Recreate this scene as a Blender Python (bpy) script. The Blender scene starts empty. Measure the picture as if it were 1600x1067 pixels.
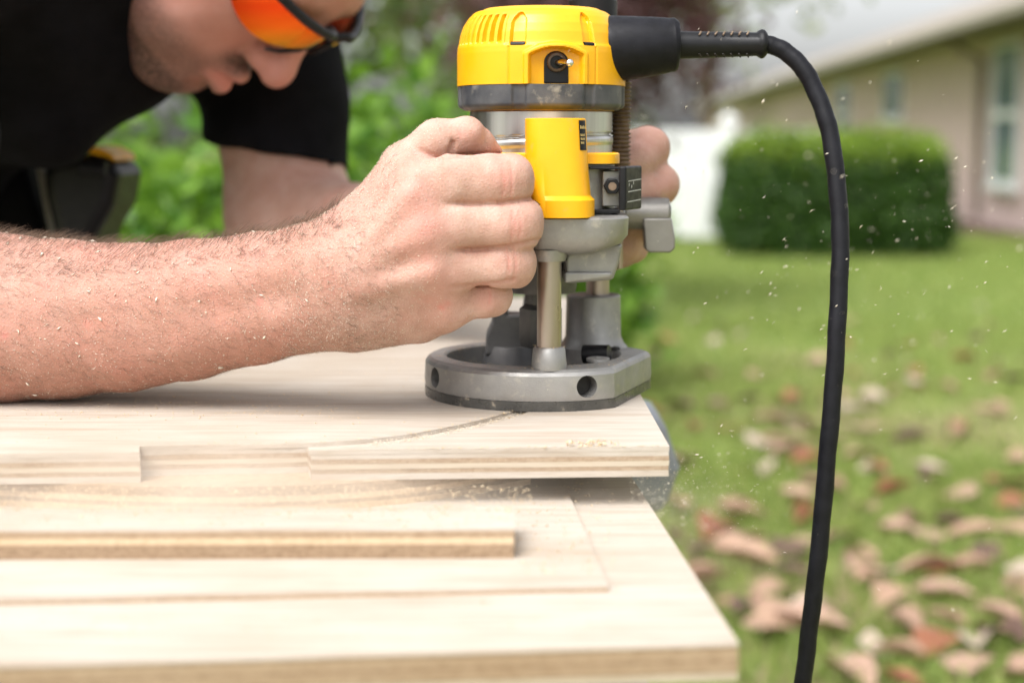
import bpy, bmesh, math, random
import numpy as np
from mathutils import Vector, Matrix

random.seed(11)
rng = np.random.default_rng(11)
scene = bpy.context.scene
COL = scene.collection

# ------------------------------------------------------------------ camera
CAMZ = 1.05
FPX = 2400.0                                   # focal length in photo pixels (1600 wide)
PITCH = math.atan(313.5 / FPX)
cam_data = bpy.data.cameras.new("camera")
cam_data.sensor_width = 36.0
cam_data.lens = 36.0 * FPX / 1600.0
cam_data.clip_start = 0.02
cam_data.clip_end = 2000.0
cam_data.dof.use_dof = True
cam_data.dof.focus_distance = 0.912
cam_data.dof.aperture_fstop = 4.3
cam = bpy.data.objects.new("camera", cam_data)
cam.location = (0, 0, CAMZ)
cam.rotation_euler = (math.pi / 2 - PITCH, 0, 0)
COL.objects.link(cam)
scene.camera = cam

# ------------------------------------------------------------------ sky and sun
SUN_EL, SUN_AZ = math.radians(57), math.radians(214)   # azimuth: clockwise from +Y
world = bpy.data.worlds.new("World")
scene.world = world
world.use_nodes = True
wn = world.node_tree
sky = wn.nodes.new("ShaderNodeTexSky")
sky.sky_type = 'NISHITA'
sky.sun_disc = False
sky.sun_elevation = SUN_EL
sky.sun_rotation = SUN_AZ
sky.air_density = 1.0
sky.dust_density = 4.0
sky.ozone_density = 1.0
hs = wn.nodes.new("ShaderNodeHueSaturation")
hs.inputs["Saturation"].default_value = 0.15
bgn = wn.nodes["Background"]
wn.links.new(sky.outputs[0], hs.inputs["Color"])
wn.links.new(hs.outputs[0], bgn.inputs[0])
bgn.inputs[1].default_value = 0.15
sun_d = bpy.data.lights.new("sun", 'SUN')
sun_d.energy = 1.5
sun_d.angle = math.radians(40)
sun_d.color = (1.0, 0.98, 0.96)
sun = bpy.data.objects.new("sun", sun_d)
to_sun = Vector((math.sin(SUN_AZ) * math.cos(SUN_EL), math.cos(SUN_AZ) * math.cos(SUN_EL), math.sin(SUN_EL)))
sun.rotation_euler = to_sun.to_track_quat('Z', 'Y').to_euler()
sun.location = to_sun * 40
COL.objects.link(sun)
scene.view_settings.view_transform = 'Standard'
scene.view_settings.look = 'None'
scene.view_settings.gamma = 1.0
scene.view_settings.exposure = 0.95
scene.cycles.use_denoising = True
scene.cycles.max_bounces = 7
scene.cycles.diffuse_bounces = 3
scene.cycles.glossy_bounces = 3
scene.cycles.transmission_bounces = 4
scene.cycles.volume_bounces = 3
scene.cycles.transparent_max_bounces = 6
scene.cycles.caustics_reflective = False
scene.cycles.caustics_refractive = False
scene.cycles.sample_clamp_indirect = 6.0

# ------------------------------------------------------------------ pixel -> place
_f = np.array([0, math.cos(PITCH), -math.sin(PITCH)])
_u = np.array([0, math.sin(PITCH), math.cos(PITCH)])
_r = np.array([1.0, 0, 0])
CAMP = np.array([0, 0, CAMZ])
def ray(px, py):
    return _r * ((px - 800) / FPX) + _u * ((533.5 - py) / FPX) + _f
def P(px, py, Y):                              # point on the pixel's ray at world depth Y
    d = ray(px, py)
    return CAMP + d * (Y / d[1])
def PZ(px, py, z):                             # point on the pixel's ray at world height z
    d = ray(px, py)
    return CAMP + d * ((z - CAMZ) / d[2])
def RP(rpx, p):                                # pixel radius at a point -> metres
    return rpx / FPX * float(np.dot(np.asarray(p) - CAMP, _f))

# ------------------------------------------------------------------ materials
def nodes_of(name):
    m = bpy.data.materials.new(name)
    m.use_nodes = True
    nt = m.node_tree
    return m, nt, nt.nodes["Principled BSDF"]
def N(nt, t, **kw):
    n = nt.nodes.new(t)
    for k, v in kw.items():
        if k in n.inputs: n.inputs[k].default_value = v
        else: setattr(n, k, v)
    return n
def ramp(nt, fac, stops):
    r = nt.nodes.new("ShaderNodeValToRGB")
    el = r.color_ramp.elements
    while len(el) < len(stops): el.new(0.5)
    for e, (p, c) in zip(el, stops):
        e.position = p; e.color = (*c, 1) if len(c) == 3 else c
    nt.links.new(fac, r.inputs[0])
    return r.outputs[0]
def mixc(nt, fac, a, b, blend='MIX'):
    n = nt.nodes.new("ShaderNodeMix"); n.data_type = 'RGBA'; n.blend_type = blend
    for sock, v in ((n.inputs[0], fac), (n.inputs[6], a), (n.inputs[7], b)):
        if isinstance(v, (int, float)): sock.default_value = v
        elif isinstance(v, tuple): sock.default_value = (*v, 1)
        else: nt.links.new(v, sock)
    return n.outputs[2]
def coords(nt, kind="Object", scale=(1, 1, 1)):
    tc = nt.nodes.new("ShaderNodeTexCoord")
    mp = nt.nodes.new("ShaderNodeMapping")
    mp.inputs["Scale"].default_value = scale
    nt.links.new(tc.outputs[kind], mp.inputs[0])
    return mp.outputs[0]
def noise(nt, vec, scale, detail=4, rough=0.55):
    n = N(nt, "ShaderNodeTexNoise", Scale=scale, Detail=detail, Roughness=rough)
    nt.links.new(vec, n.inputs["Vector"])
    return n.outputs[0]
def bump(nt, bs, h, strength, dist=0.001):
    b = N(nt, "ShaderNodeBump", Strength=strength, Distance=dist)
    nt.links.new(h, b.inputs["Height"])
    nt.links.new(b.outputs[0], bs.inputs["Normal"])
    return b
def mk(name, c1, c2=None, scale=40, rough=0.5, metal=0.0, bmp=0.0, bscale=400, bdist=0.0005, coat=0.0,
       stretch=(1, 1, 1), wear=None, wscale=90, wlo=0.62, whi=0.72, rvar=0.12, spec=0.5):
    m, nt, bs = nodes_of(name)
    vec = coords(nt, "Object", stretch)
    n = noise(nt, vec, scale, 5)
    c = ramp(nt, n, [(0.3, c1), (0.7, c2 or c1)])
    if wear:
        w = ramp(nt, noise(nt, vec, wscale, 6, 0.65), [(wlo, (0, 0, 0)), (whi, (1, 1, 1))])
        c = mixc(nt, w, c, wear)
    nt.links.new(c, bs.inputs["Base Color"])
    bs.inputs["Metallic"].default_value = metal
    bs.inputs["Coat Weight"].default_value = coat
    bs.inputs["Specular IOR Level"].default_value = spec
    rr = N(nt, "ShaderNodeMapRange")
    rr.inputs["From Min"].default_value = 0.3; rr.inputs["From Max"].default_value = 0.7
    rr.inputs["To Min"].default_value = max(0.02, rough - rvar); rr.inputs["To Max"].default_value = min(1, rough + rvar)
    nt.links.new(noise(nt, vec, scale * 2.7, 4), rr.inputs[0])
    nt.links.new(rr.outputs[0], bs.inputs["Roughness"])
    if bmp: bump(nt, bs, noise(nt, vec, bscale, 3), bmp, bdist)
    return m

M = {}
M['yellow'] = mk('yellow_plastic', (0.84, 0.40, 0.003), (0.91, 0.455, 0.006), 25, 0.38, bmp=0.25, bscale=1500, bdist=0.0002,
                 wear=(0.60, 0.38, 0.10), wscale=110, wlo=0.62, whi=0.86)
M['charcoal'] = mk('charcoal_plastic', (0.04, 0.042, 0.05), (0.11, 0.108, 0.11), 55, 0.42, bmp=0.3, bscale=900, bdist=0.0003,
                   wear=(0.33, 0.30, 0.25), wscale=70, wlo=0.6, whi=0.8)
M['blackp'] = mk('black_plastic', (0.005, 0.005, 0.006), (0.010, 0.010, 0.012), 60, 0.4, spec=0.3, bmp=0.2, bscale=1200, bdist=0.0002,
                 wear=(0.12, 0.10, 0.08), wscale=260, wlo=0.72, whi=0.82)
M['rubber'] = mk('black_rubber', (0.006, 0.006, 0.008), (0.012, 0.012, 0.016), 90, 0.48, spec=0.2, bmp=0.3, bscale=900, bdist=0.0002,
                 wear=(0.16, 0.14, 0.12), wscale=420, wlo=0.68, whi=0.8)
M['steel'] = mk('polished_steel', (0.30, 0.29, 0.28), (0.76, 0.75, 0.735), 42, 0.40, 1.0, stretch=(1, 1, .02), rvar=0.08, bmp=0.2, bscale=260, bdist=0.0004,
                wear=(0.45, 0.36, 0.28), wscale=60, wlo=0.62, whi=0.85)  # light and dark vertical streaks paint reflection bands into the steel
M['rod'] = mk('plunge_rod_steel', (0.40, 0.335, 0.295), (0.50, 0.43, 0.39), 40, 0.33, 1.0, stretch=(1, 1, 0.2), rvar=0.08,
              wear=(0.36, 0.27, 0.20), wscale=60, wlo=0.55, whi=0.8)
M['cast'] = mk('cast_aluminium', (0.29, 0.285, 0.275), (0.40, 0.39, 0.375), 38, 0.5, 0.78, bmp=0.5, bscale=1100, bdist=0.0003,
               wear=(0.52, 0.48, 0.42), wscale=120, wlo=0.56, whi=0.8)
M['castmid'] = mk('worn_cast_metal', (.24, .225, .205), (.31, .295, .275), 45, .5, .7, bmp=.5, bscale=1100, bdist=.0003)
M['castdark'] = mk('dark_cast_metal', (0.10, 0.10, 0.105), (0.17, 0.165, 0.16), 45, 0.5, 0.6, bmp=0.5, bscale=1100, bdist=0.0003,
                   wear=(0.5, 0.4, 0.3), wscale=220, wlo=0.68, whi=0.85)
M['subbase'] = mk('smoked_subbase', (0.035, 0.035, 0.033), (0.09, 0.085, 0.075), 60, 0.32, 0, bmp=0.3, bscale=600, bdist=0.0003,
                  wear=(0.45, 0.38, 0.29), wscale=120, wlo=0.6, whi=0.8)
M['bellows'] = mk('brown_bellows', (0.13, 0.085, 0.055), (0.24, 0.17, 0.115), 120, 0.6, bmp=0.3, bscale=700)
M['chrome'] = mk('bright_metal', (0.8, 0.79, 0.77), None, 30, 0.15, 1.0, rvar=0.05)
M['print'] = mk('yellow_print', (0.75, 0.55, 0.22), (0.5, 0.36, 0.14), 900, 0.5)
M['printw'] = mk('grey_print', (0.55, 0.55, 0.55), (0.3, 0.3, 0.3), 700, 0.5)
M['dark'] = mk('dark_recess', (0.012, 0.011, 0.010), (0.03, 0.026, 0.022), 100, 0.6)

# ------------------------------------------------------------------ mesh helpers
class MB:
    def __init__(s): s.v = []; s.f = []; s.fix = True
    def add(s, v, f):
        o = len(s.v); s.v += [tuple(float(c) for c in p) for p in v]
        s.f += [tuple(i + o for i in q) for q in f]
        return s
    def box(s, x0, x1, y0, y1, z0, z1):
        return s.add([(x, y, z) for z in (z0, z1) for y in (y0, y1) for x in (x0, x1)],
                     [(0, 2, 3, 1), (4, 5, 7, 6), (0, 1, 5, 4), (2, 6, 7, 3), (0, 4, 6, 2), (1, 3, 7, 5)])
    def prism(s, poly, z0, z1):                 # poly counter-clockwise seen from above
        n = len(poly)
        v = [(x, y, z0) for x, y in poly] + [(x, y, z1) for x, y in poly]
        return s.add(v, [tuple(range(n - 1, -1, -1)), tuple(range(n, 2 * n))] + [(i, (i + 1) % n, n + (i + 1) % n, n + i) for i in range(n)])
    def prism_y(s, poly, y0, y1):               # poly in x,z extruded along y
        n = len(poly)
        v = [(x, y0, z) for x, z in poly] + [(x, y1, z) for x, z in poly]
        return s.add(v, [tuple(range(n)), tuple(range(2 * n - 1, n - 1, -1))] + [((i + 1) % n, i, n + i, n + (i + 1) % n) for i in range(n)])
    def lathe(s, prof, seg=64, cx=0, cy=0, cap0=True, cap1=True):   # prof: (r, z) from bottom to top
        n = len(prof); v = []
        for i in range(seg):
            a = 2 * math.pi * i / seg
            for r, z in prof: v.append((cx + r * math.cos(a), cy + r * math.sin(a), z))
        f = []
        for i in range(seg):
            j = (i + 1) % seg
            for k in range(n - 1): f.append((i * n + k, j * n + k, j * n + k + 1, i * n + k + 1))
        if cap0: f.append(tuple(i * n for i in range(seg - 1, -1, -1)))
        if cap1: f.append(tuple(i * n + n - 1 for i in range(seg)))
        return s.add(v, f)
    def tube(s, pts, rad, seg=12, closed_ends=True):
        pts = [Vector(p) for p in pts]; n = len(pts)
        if not hasattr(rad, '__len__'): rad = [rad] * n
        t = (pts[1] - pts[0]).normalized()
        up = Vector((0, 0, 1)) if abs(t.z) < 0.9 else Vector((0, 1, 0))
        a = t.cross(up).normalized(); v = []
        for i, p in enumerate(pts):
            t = (pts[min(i + 1, n - 1)] - pts[max(i - 1, 0)]).normalized()
            a = (a - t * a.dot(t)).normalized(); b = t.cross(a)
            for k in range(seg):
                w = 2 * math.pi * k / seg
                v.append(p + (a * math.cos(w) + b * math.sin(w)) * rad[i])
        f = []
        for i in range(n - 1):
            for k in range(seg):
                l = (k + 1) % seg
                f.append((i * seg + k, i * seg + l, (i + 1) * seg + l, (i + 1) * seg + k))
        if closed_ends:
            f.append(tuple(range(seg - 1, -1, -1))); f.append(tuple((n - 1) * seg + k for k in range(seg)))
        return s.add(v, f)
    def mesh(s, name):
        me = bpy.data.meshes.new(name); me.from_pydata(s.v, [], s.f); me.update()
        if s.fix:
            b = bmesh.new(); b.from_mesh(me); bmesh.ops.recalc_face_normals(b, faces=b.faces); b.to_mesh(me); b.free()
        return me
    def build(s, name, mat, parent=None, smooth=40, bevel=0, bseg=2):
        return obj(name, s.mesh(name), mat, parent, smooth, bevel, bseg)
def obj(name, me, mat, parent=None, smooth=40, bevel=0, bseg=2):
    o = bpy.data.objects.new(name, me)
    if mat is not None: me.materials.append(mat)
    COL.objects.link(o)
    if parent is not None: o.parent = parent
    if smooth:
        me.polygons.foreach_set('use_smooth', [True] * len(me.polygons))
        if smooth < 180: me.set_sharp_from_angle(angle=math.radians(smooth))
    if bevel:
        b = o.modifiers.new('bevel', 'BEVEL'); b.width = bevel; b.segments = bseg
        b.limit_method = 'ANGLE'; b.angle_limit = math.radians(38)
    return o
def np_mesh(name, V, Fq):
    me = bpy.data.meshes.new(name)
    V = np.ascontiguousarray(V, np.float32); Fq = np.ascontiguousarray(Fq, np.int32)
    k = Fq.shape[1]
    me.vertices.add(len(V)); me.vertices.foreach_set('co', V.ravel())
    me.loops.add(Fq.size); me.loops.foreach_set('vertex_index', Fq.ravel())
    me.polygons.add(len(Fq))
    me.polygons.foreach_set('loop_start', np.arange(0, Fq.size, k, dtype=np.int32))
    me.update(calc_edges=True); me.validate()
    return me
def tag(o, label=None, cat=None, group=None, kind=None):
    if label: o['label'] = label
    if cat: o['category'] = cat
    if group: o['group'] = group
    if kind: o['kind'] = kind
    return o
def empty(name, loc=(0, 0, 0), rz=0):
    o = bpy.data.objects.new(name, None); COL.objects.link(o)
    o.location = loc; o.rotation_euler = (0, 0, rz); o.empty_display_size = 0.05
    return o
def cut(o, cutter_mb):
    c = cutter_mb.build('cutter', None, o.parent, 0)
    md = o.modifiers.new('cut', 'BOOLEAN'); md.operation = 'DIFFERENCE'; md.object = c; md.solver = 'EXACT'
    bpy.context.view_layer.update()
    dg = bpy.context.evaluated_depsgraph_get()
    me = bpy.data.meshes.new_from_object(o.evaluated_get(dg), depsgraph=dg)
    o.modifiers.clear(); o.data = me
    bpy.data.objects.remove(c)
    return o
def spline(pts, n):                              # Catmull-Rom through pts
    p = np.array(pts, float); p = np.vstack([2 * p[0] - p[1], p, 2 * p[-1] - p[-2]])
    out = []; m = len(p) - 3
    for t in np.linspace(0, m - 1e-6, n):
        i = int(t); u = t - i
        a, b, c, d = p[i:i + 4]
        out.append(0.5 * (2 * b + (c - a) * u + (2 * a - 5 * b + 4 * c - d) * u * u + (3 * b - a - 3 * c + d) * u ** 3))
    return np.array(out)

# ------------------------------------------------------------------ distance-field modelling for bodies
class Field:
    def __init__(s, lo, hi, vox):
        s.lo = np.array(lo, float); s.vox = vox
        s.n = np.ceil((np.array(hi) - s.lo) / vox).astype(int) + 1
        s.d = np.full(s.n, 0.2, np.float32)
    def _box(s, lo, hi):
        a = np.maximum(((np.array(lo) - s.lo) / s.vox).astype(int), 0)
        b = np.minimum(((np.array(hi) - s.lo) / s.vox).astype(int) + 2, s.n)
        if np.any(b <= a): return None
        ax = [(s.lo[i] + np.arange(a[i], b[i]) * s.vox).astype(np.float32) for i in range(3)]
        return (slice(a[0], b[0]), slice(a[1], b[1]), slice(a[2], b[2])), np.meshgrid(*ax, indexing='ij')
    def _smin(s, sl, d, k):
        a = s.d[sl]
        if k <= 0: s.d[sl] = np.minimum(a, d); return
        h = np.clip(0.5 + 0.5 * (a - d) / k, 0, 1)
        s.d[sl] = a * (1 - h) + d * h - k * h * (1 - h)
    def _smax(s, sl, d, k):
        a = s.d[sl]; h = np.clip(0.5 - 0.5 * (a + d) / k, 0, 1)
        s.d[sl] = a * (1 - h) - d * h + k * h * (1 - h)
    def cone(s, a, b, ra, rb, k=0.01, sub=False):
        a = np.array(a, float); b = np.array(b, float); m = max(ra, rb) + k * 1.6 + 0.008
        r = s._box(np.minimum(a, b) - m, np.maximum(a, b) + m)
        if r is None: return s
        sl, (X, Y, Z) = r; ba = b - a; L = float(ba @ ba) + 1e-12
        h = np.clip(((X - a[0]) * ba[0] + (Y - a[1]) * ba[1] + (Z - a[2]) * ba[2]) / L, 0, 1)
        d = np.sqrt((X - a[0] - h * ba[0]) ** 2 + (Y - a[1] - h * ba[1]) ** 2 + (Z - a[2] - h * ba[2]) ** 2) - (ra + (rb - ra) * h)
        (s._smax if sub else s._smin)(sl, d.astype(np.float32), k); return s
    def ell(s, c, r, k=0.01, R=None, sub=False):
        c = np.array(c, float); r = np.array(r, float); m = r.max() + k * 1.6 + 0.008
        q = s._box(c - m, c + m)
        if q is None: return s
        sl, (X, Y, Z) = q
        X = X - c[0]; Y = Y - c[1]; Z = Z - c[2]
        if R is not None:
            R = np.array(R)                      # rows: local axes in world
            X, Y, Z = (R[0, 0] * X + R[0, 1] * Y + R[0, 2] * Z, R[1, 0] * X + R[1, 1] * Y + R[1, 2] * Z, R[2, 0] * X + R[2, 1] * Y + R[2, 2] * Z)
        k0 = np.sqrt((X / r[0]) ** 2 + (Y / r[1]) ** 2 + (Z / r[2]) ** 2)
        k1 = np.sqrt((X / r[0] ** 2) ** 2 + (Y / r[1] ** 2) ** 2 + (Z / r[2] ** 2) ** 2) + 1e-9
        d = k0 * (k0 - 1) / k1
        d = np.where(k0 < 1e-4, -r.min(), d)
        (s._smax if sub else s._smin)(sl, d.astype(np.float32), k); return s
    def plane_cut(s, p, n):                      # keep the side opposite to n
        ax = [(s.lo[i] + np.arange(s.n[i]) * s.vox).astype(np.float32) for i in range(3)]
        n = np.array(n, float) / np.linalg.norm(n)
        d = ((ax[0] - p[0]) * n[0])[:, None, None] + ((ax[1] - p[1]) * n[1])[None, :, None] + ((ax[2] - p[2]) * n[2])[None, None, :]
        s.d = np.maximum(s.d, d.astype(np.float32)); return s
    def merge(s, o, k):                          # same grid
        s._smin((slice(None),) * 3, o.d, k); return s
    def mesh(s):                                 # surface nets
        d = s.d; n = s.n
        d[0] = d[-1] = 0.1; d[:, 0] = d[:, -1] = 0.1; d[:, :, 0] = d[:, :, -1] = 0.1
        ins = d < 0
        cnt = np.zeros(n - 1, np.int8)
        for i in (0, 1):
            for j in (0, 1):
                for k in (0, 1):
                    cnt += ins[i:n[0] - 1 + i, j:n[1] - 1 + j, k:n[2] - 1 + k]
        cells = np.argwhere((cnt > 0) & (cnt < 8))
        idx = np.full(n - 1, -1, np.int32); idx[tuple(cells.T)] = np.arange(len(cells))
        acc = np.zeros((len(cells), 3)); w = np.zeros(len(cells))
        co = [(i, j, k) for i in (0, 1) for j in (0, 1) for k in (0, 1)]
        val = {c: d[cells[:, 0] + c[0], cells[:, 1] + c[1], cells[:, 2] + c[2]].astype(float) for c in co}
        for c in co:
            for ax in range(3):
                if c[ax] == 0:
                    e = list(c); e[ax] = 1; e = tuple(e)
                    a, b = val[c], val[e]; m = (a < 0) != (b < 0)
                    t = np.where(m, a / np.where(m, a - b, 1), 0)
                    p = np.array(c, float)[None, :].repeat(len(cells), 0); p[:, ax] += t
                    acc[m] += p[m]; w[m] += 1
        V = s.lo + (cells + acc / w[:, None]) * s.vox
        Q = []
        for ax in range(3):
            u, v = (ax + 1) % 3, (ax + 2) % 3
            a = [slice(None)] * 3; b = [slice(None)] * 3
            a[ax] = slice(0, n[ax] - 1); b[ax] = slice(1, n[ax])
            A, B = ins[tuple(a)], ins[tuple(b)]
            E = np.argwhere(A != B)
            E = E[(E[:, u] > 0) & (E[:, v] > 0) & (E[:, u] < n[u] - 1) & (E[:, v] < n[v] - 1)]
            flip = B[tuple(E.T)]
            def cell(du, dv):
                c = E.copy(); c[:, u] += du; c[:, v] += dv; return idx[tuple(c.T)]
            q = np.stack([cell(-1, -1), cell(0, -1), cell(0, 0), cell(-1, 0)], 1)
            q[flip] = q[flip][:, ::-1]
            Q.append(q)
        return V, np.vstack(Q)
def smooth_mesh(V, Q, it=2, lam=0.5):
    e = np.vstack([Q[:, [0, 1]], Q[:, [1, 2]], Q[:, [2, 3]], Q[:, [3, 0]]])
    V = V.copy()
    deg = np.bincount(e[:, 0], minlength=len(V)) + np.bincount(e[:, 1], minlength=len(V))
    for _ in range(it):
        acc = np.zeros_like(V)
        for c in range(3):
            acc[:, c] = np.bincount(e[:, 0], V[e[:, 1], c], len(V)) + np.bincount(e[:, 1], V[e[:, 0], c], len(V))
        V += lam * (acc / np.maximum(deg, 1)[:, None] - V)
    return V
def vnormals(V, Q):
    n = np.cross(V[Q[:, 2]] - V[Q[:, 0]], V[Q[:, 3]] - V[Q[:, 1]])
    out = np.zeros_like(V)
    for k in range(4):
        for c in range(3): out[:, c] += np.bincount(Q[:, k], n[:, c], len(V))
    return out / (np.linalg.norm(out, axis=1, keepdims=True) + 1e-12)
# ================================================================== ground and lawn
def lawn_mat():
    m, nt, bs = nodes_of('lawn_soil_and_turf')
    vec = coords(nt, "Object")
    a = ramp(nt, noise(nt, vec, 1.1, 5, 0.6), [(0.36, (0.30, 0.23, 0.15)), (0.50, (0.30, 0.31, 0.13)), (0.66, (0.24, 0.36, 0.07))])
    sy = nt.nodes.new('ShaderNodeSeparateXYZ'); nt.links.new(vec, sy.inputs[0])
    mr = N(nt, 'ShaderNodeMapRange'); mr.inputs['From Min'].default_value = 5.5; mr.inputs['From Max'].default_value = 9.5; mr.inputs['To Max'].default_value = .8
    nt.links.new(sy.outputs[1], mr.inputs[0])
    a = mixc(nt, mr.outputs[0], a, (.22, .33, .07))
    b = ramp(nt, noise(nt, vec, 38, 5, 0.7), [(0.3, (0.45, 0.42, 0.35)), (0.7, (1.15, 1.1, 1.0))])
    nt.links.new(mixc(nt, 1.0, a, b, 'MULTIPLY'), bs.inputs["Base Color"])
    bs.inputs["Roughness"].default_value = 0.9
    bump(nt, bs, noise(nt, vec, 60, 4), 0.7, 0.02)
    return m
def leaf_mat(name, c_lo, c_hi, trans=0.35, rough=0.5):
    m = bpy.data.materials.new(name); m.use_nodes = True
    nt = m.node_tree; bs = nt.nodes["Principled BSDF"]
    geo = nt.nodes.new("ShaderNodeNewGeometry")
    c = ramp(nt, geo.outputs["Random Per Island"], [(0.0, c_lo), (1.0, c_hi)])
    nt.links.new(c, bs.inputs["Base Color"]); bs.inputs["Roughness"].default_value = rough
    tr = nt.nodes.new("ShaderNodeBsdfTranslucent"); nt.links.new(c, tr.inputs[0])
    mx = nt.nodes.new("ShaderNodeMixShader"); mx.inputs[0].default_value = trans
    nt.links.new(bs.outputs[0], mx.inputs[1]); nt.links.new(tr.outputs[0], mx.inputs[2])
    nt.links.new(mx.outputs[0], nt.nodes["Material Output"].inputs[0])
    return m
M['lawn'] = lawn_mat()
M['bark'] = mk('bark', (0.09, 0.065, 0.045), (0.17, 0.13, 0.095), 14, 0.85, bmp=0.8, bscale=40, bdist=0.02, stretch=(1, 1, 0.3))
M['grass'] = leaf_mat('grass_blades', (0.20, 0.31, 0.06), (0.44, 0.50, 0.155), 0.45)
M['shrub'] = leaf_mat('shrub_leaves', (0.06, 0.17, 0.015), (0.24, 0.42, 0.045), 0.4, 0.35)
M['hedge'] = leaf_mat('boxwood_leaves', (0.018, 0.055, 0.006), (0.065, 0.145, 0.014), 0.2, 0.5)
M['treeleaf'] = leaf_mat('tree_leaves', (0.09, 0.15, 0.04), (0.24, 0.33, 0.09), 0.45)
M['paleleaf'] = leaf_mat('pale_tree_leaves', (0.17, 0.23, 0.08), (0.36, 0.41, 0.18), 0.5)
M['plumleaf'] = leaf_mat('plum_leaves', (0.07, 0.028, 0.032), (0.20, 0.095, 0.095), 0.35)
M['hedgecore'] = mk('hedge_twigs', (0.012, 0.025, 0.006), (0.03, 0.05, 0.012), 20, 0.9)

s = 400.0
ground = MB().add([(-s, -s, 0), (s, -s, 0), (s, s, 0), (-s, s, 0)], [(0, 1, 2, 3)]).build('ground', M['lawn'], None, 0)
tag(ground, kind='structure')

# grass blades: dense near, thinning with distance
def grass_patch():
    V, Fq = [], []
    for (x0, x1, y0, y1, n, hh) in ((-2.5, 3.2, 1.9, 5.0, 70000, 0.045), (-3.5, 5.0, 5.0, 9.0, 60000, 0.05), (-5, 7.5, 9.0, 17.0, 60000, 0.055)):
        x = rng.uniform(x0, x1, n); y = rng.uniform(y0, y1, n)
        keep = np.sin(x * 2.3 + 1.7 * np.sin(y * 1.1)) + np.sin(y * 2.9 + x) * 0.8 + rng.normal(0, 0.7, n) > -0.55 - np.clip(y - 6, 0, 4) * .5
        x, y = x[keep], y[keep]; n = len(x)
        h = hh * rng.uniform(0.5, 1.25, n); w = rng.uniform(0.002, 0.004, n) * (1 + (y - 2) * 0.12)
        a = rng.uniform(0, 6.283, n); lean = rng.uniform(0.1, 0.9, n) * h; b = rng.uniform(0, 6.283, n)
        dx, dy = np.cos(a) * w, np.sin(a) * w; lx, ly = np.cos(b) * lean, np.sin(b) * lean
        z = np.zeros(n)
        quad = np.stack([np.stack([x - dx, y - dy, z], 1), np.stack([x + dx, y + dy, z], 1),
                         np.stack([x + lx * .5 + dx * .7, y + ly * .5 + dy * .7, h * .7], 1), np.stack([x + lx, y + ly, h], 1)], 1)
        o = sum(len(q) for q in V) * 4
        V.append(quad); Fq.append(np.arange(n * 4).reshape(n, 4) + o)
    return np_mesh('grass', np.vstack([q.reshape(-1, 3) for q in V]), np.vstack(Fq))
tag(obj('grass', grass_patch(), M['grass'], None, 0), 'short patchy yellow green lawn grass covering the ground', 'grass', kind='stuff')

# ------------------------------------------------------------------ foliage builders
def leaf_cloud(name, centers, spread, n, size, aspect=0.5, flat=0.0):
    centers = np.asarray(centers, float)
    c = centers[rng.integers(0, len(centers), n)]
    sp = np.asarray(spread, float) * np.ones(3)
    p = c + rng.normal(0, 1, (n, 3)) * sp
    d = rng.normal(0, 1, (n, 3)); d[:, 2] = d[:, 2] * (1 - flat) - 0.25
    d /= np.linalg.norm(d, axis=1, keepdims=True)
    u = np.cross(d, rng.normal(0, 1, (n, 3))); u /= np.linalg.norm(u, axis=1, keepdims=True)
    nn = np.cross(d, u)
    L = size * rng.uniform(0.6, 1.3, (n, 1)); W = L * aspect * 0.5
    pts = np.stack([p, p + d * L * .35 + u * W + nn * L * .06, p + d * L * .7 + u * W * .8 + nn * L * .03, p + d * L - nn * L * .08,
                    p + d * L * .7 - u * W * .8 + nn * L * .03, p + d * L * .35 - u * W + nn * L * .06], 1)
    i = np.arange(n)[:, None] * 6
    f = np.vstack([np.hstack([i, i + 1, i + 2, i + 3]), np.hstack([i, i + 3, i + 4, i + 5])])
    return np_mesh(name, pts.reshape(-1, 3), f)
def ell_points(c, r, n, shell=0.55):
    d = rng.normal(0, 1, (n, 3)); d /= np.linalg.norm(d, axis=1, keepdims=True)
    return np.asarray(c) + d * np.asarray(r) * rng.uniform(shell, 1.0, (n, 1)) * (1 + 0.18 * np.sin(d[:, :1] * 5 + c[0]) * np.cos(d[:, 2:] * 4))
def tree(label, x, y, h, r, mat, nclump, nleaf, lsize, z0=None, group=None, trunk=0.12, spread=0.3):
    t = empty('tree', (x, y, 0)); tag(t, label, 'tree', group)
    z0 = h * 0.35 if z0 is None else z0
    cc = ell_points((0, 0, (h + z0) / 2), (r, r, (h - z0) / 2), nclump, 0.35)
    mb = MB(); top = (h + z0) * 0.55
    mb.tube([(0, 0, 0), (trunk * .4, 0, top * .35), (-trunk * .3, trunk * .3, top * .7), (0, 0, top)], [trunk, trunk * .8, trunk * .55, trunk * .2], 9)
    for q in cc[::max(1, len(cc) // 22)]:
        zz = min(q[2] - 0.1, top * 0.95) * random.uniform(0.55, 0.9)
        mid = np.array([q[0] * .45, q[1] * .45, (zz + q[2]) / 2 + .1])
        mb.tube([(0, 0, zz), mid, q], [trunk * .4, trunk * .25, trunk * .08], 6)
    mb.build('trunk', M['bark'], t)
    obj('crown', leaf_cloud('crown', cc, spread, nleaf, lsize), mat, t, 0)
    return t
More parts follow.
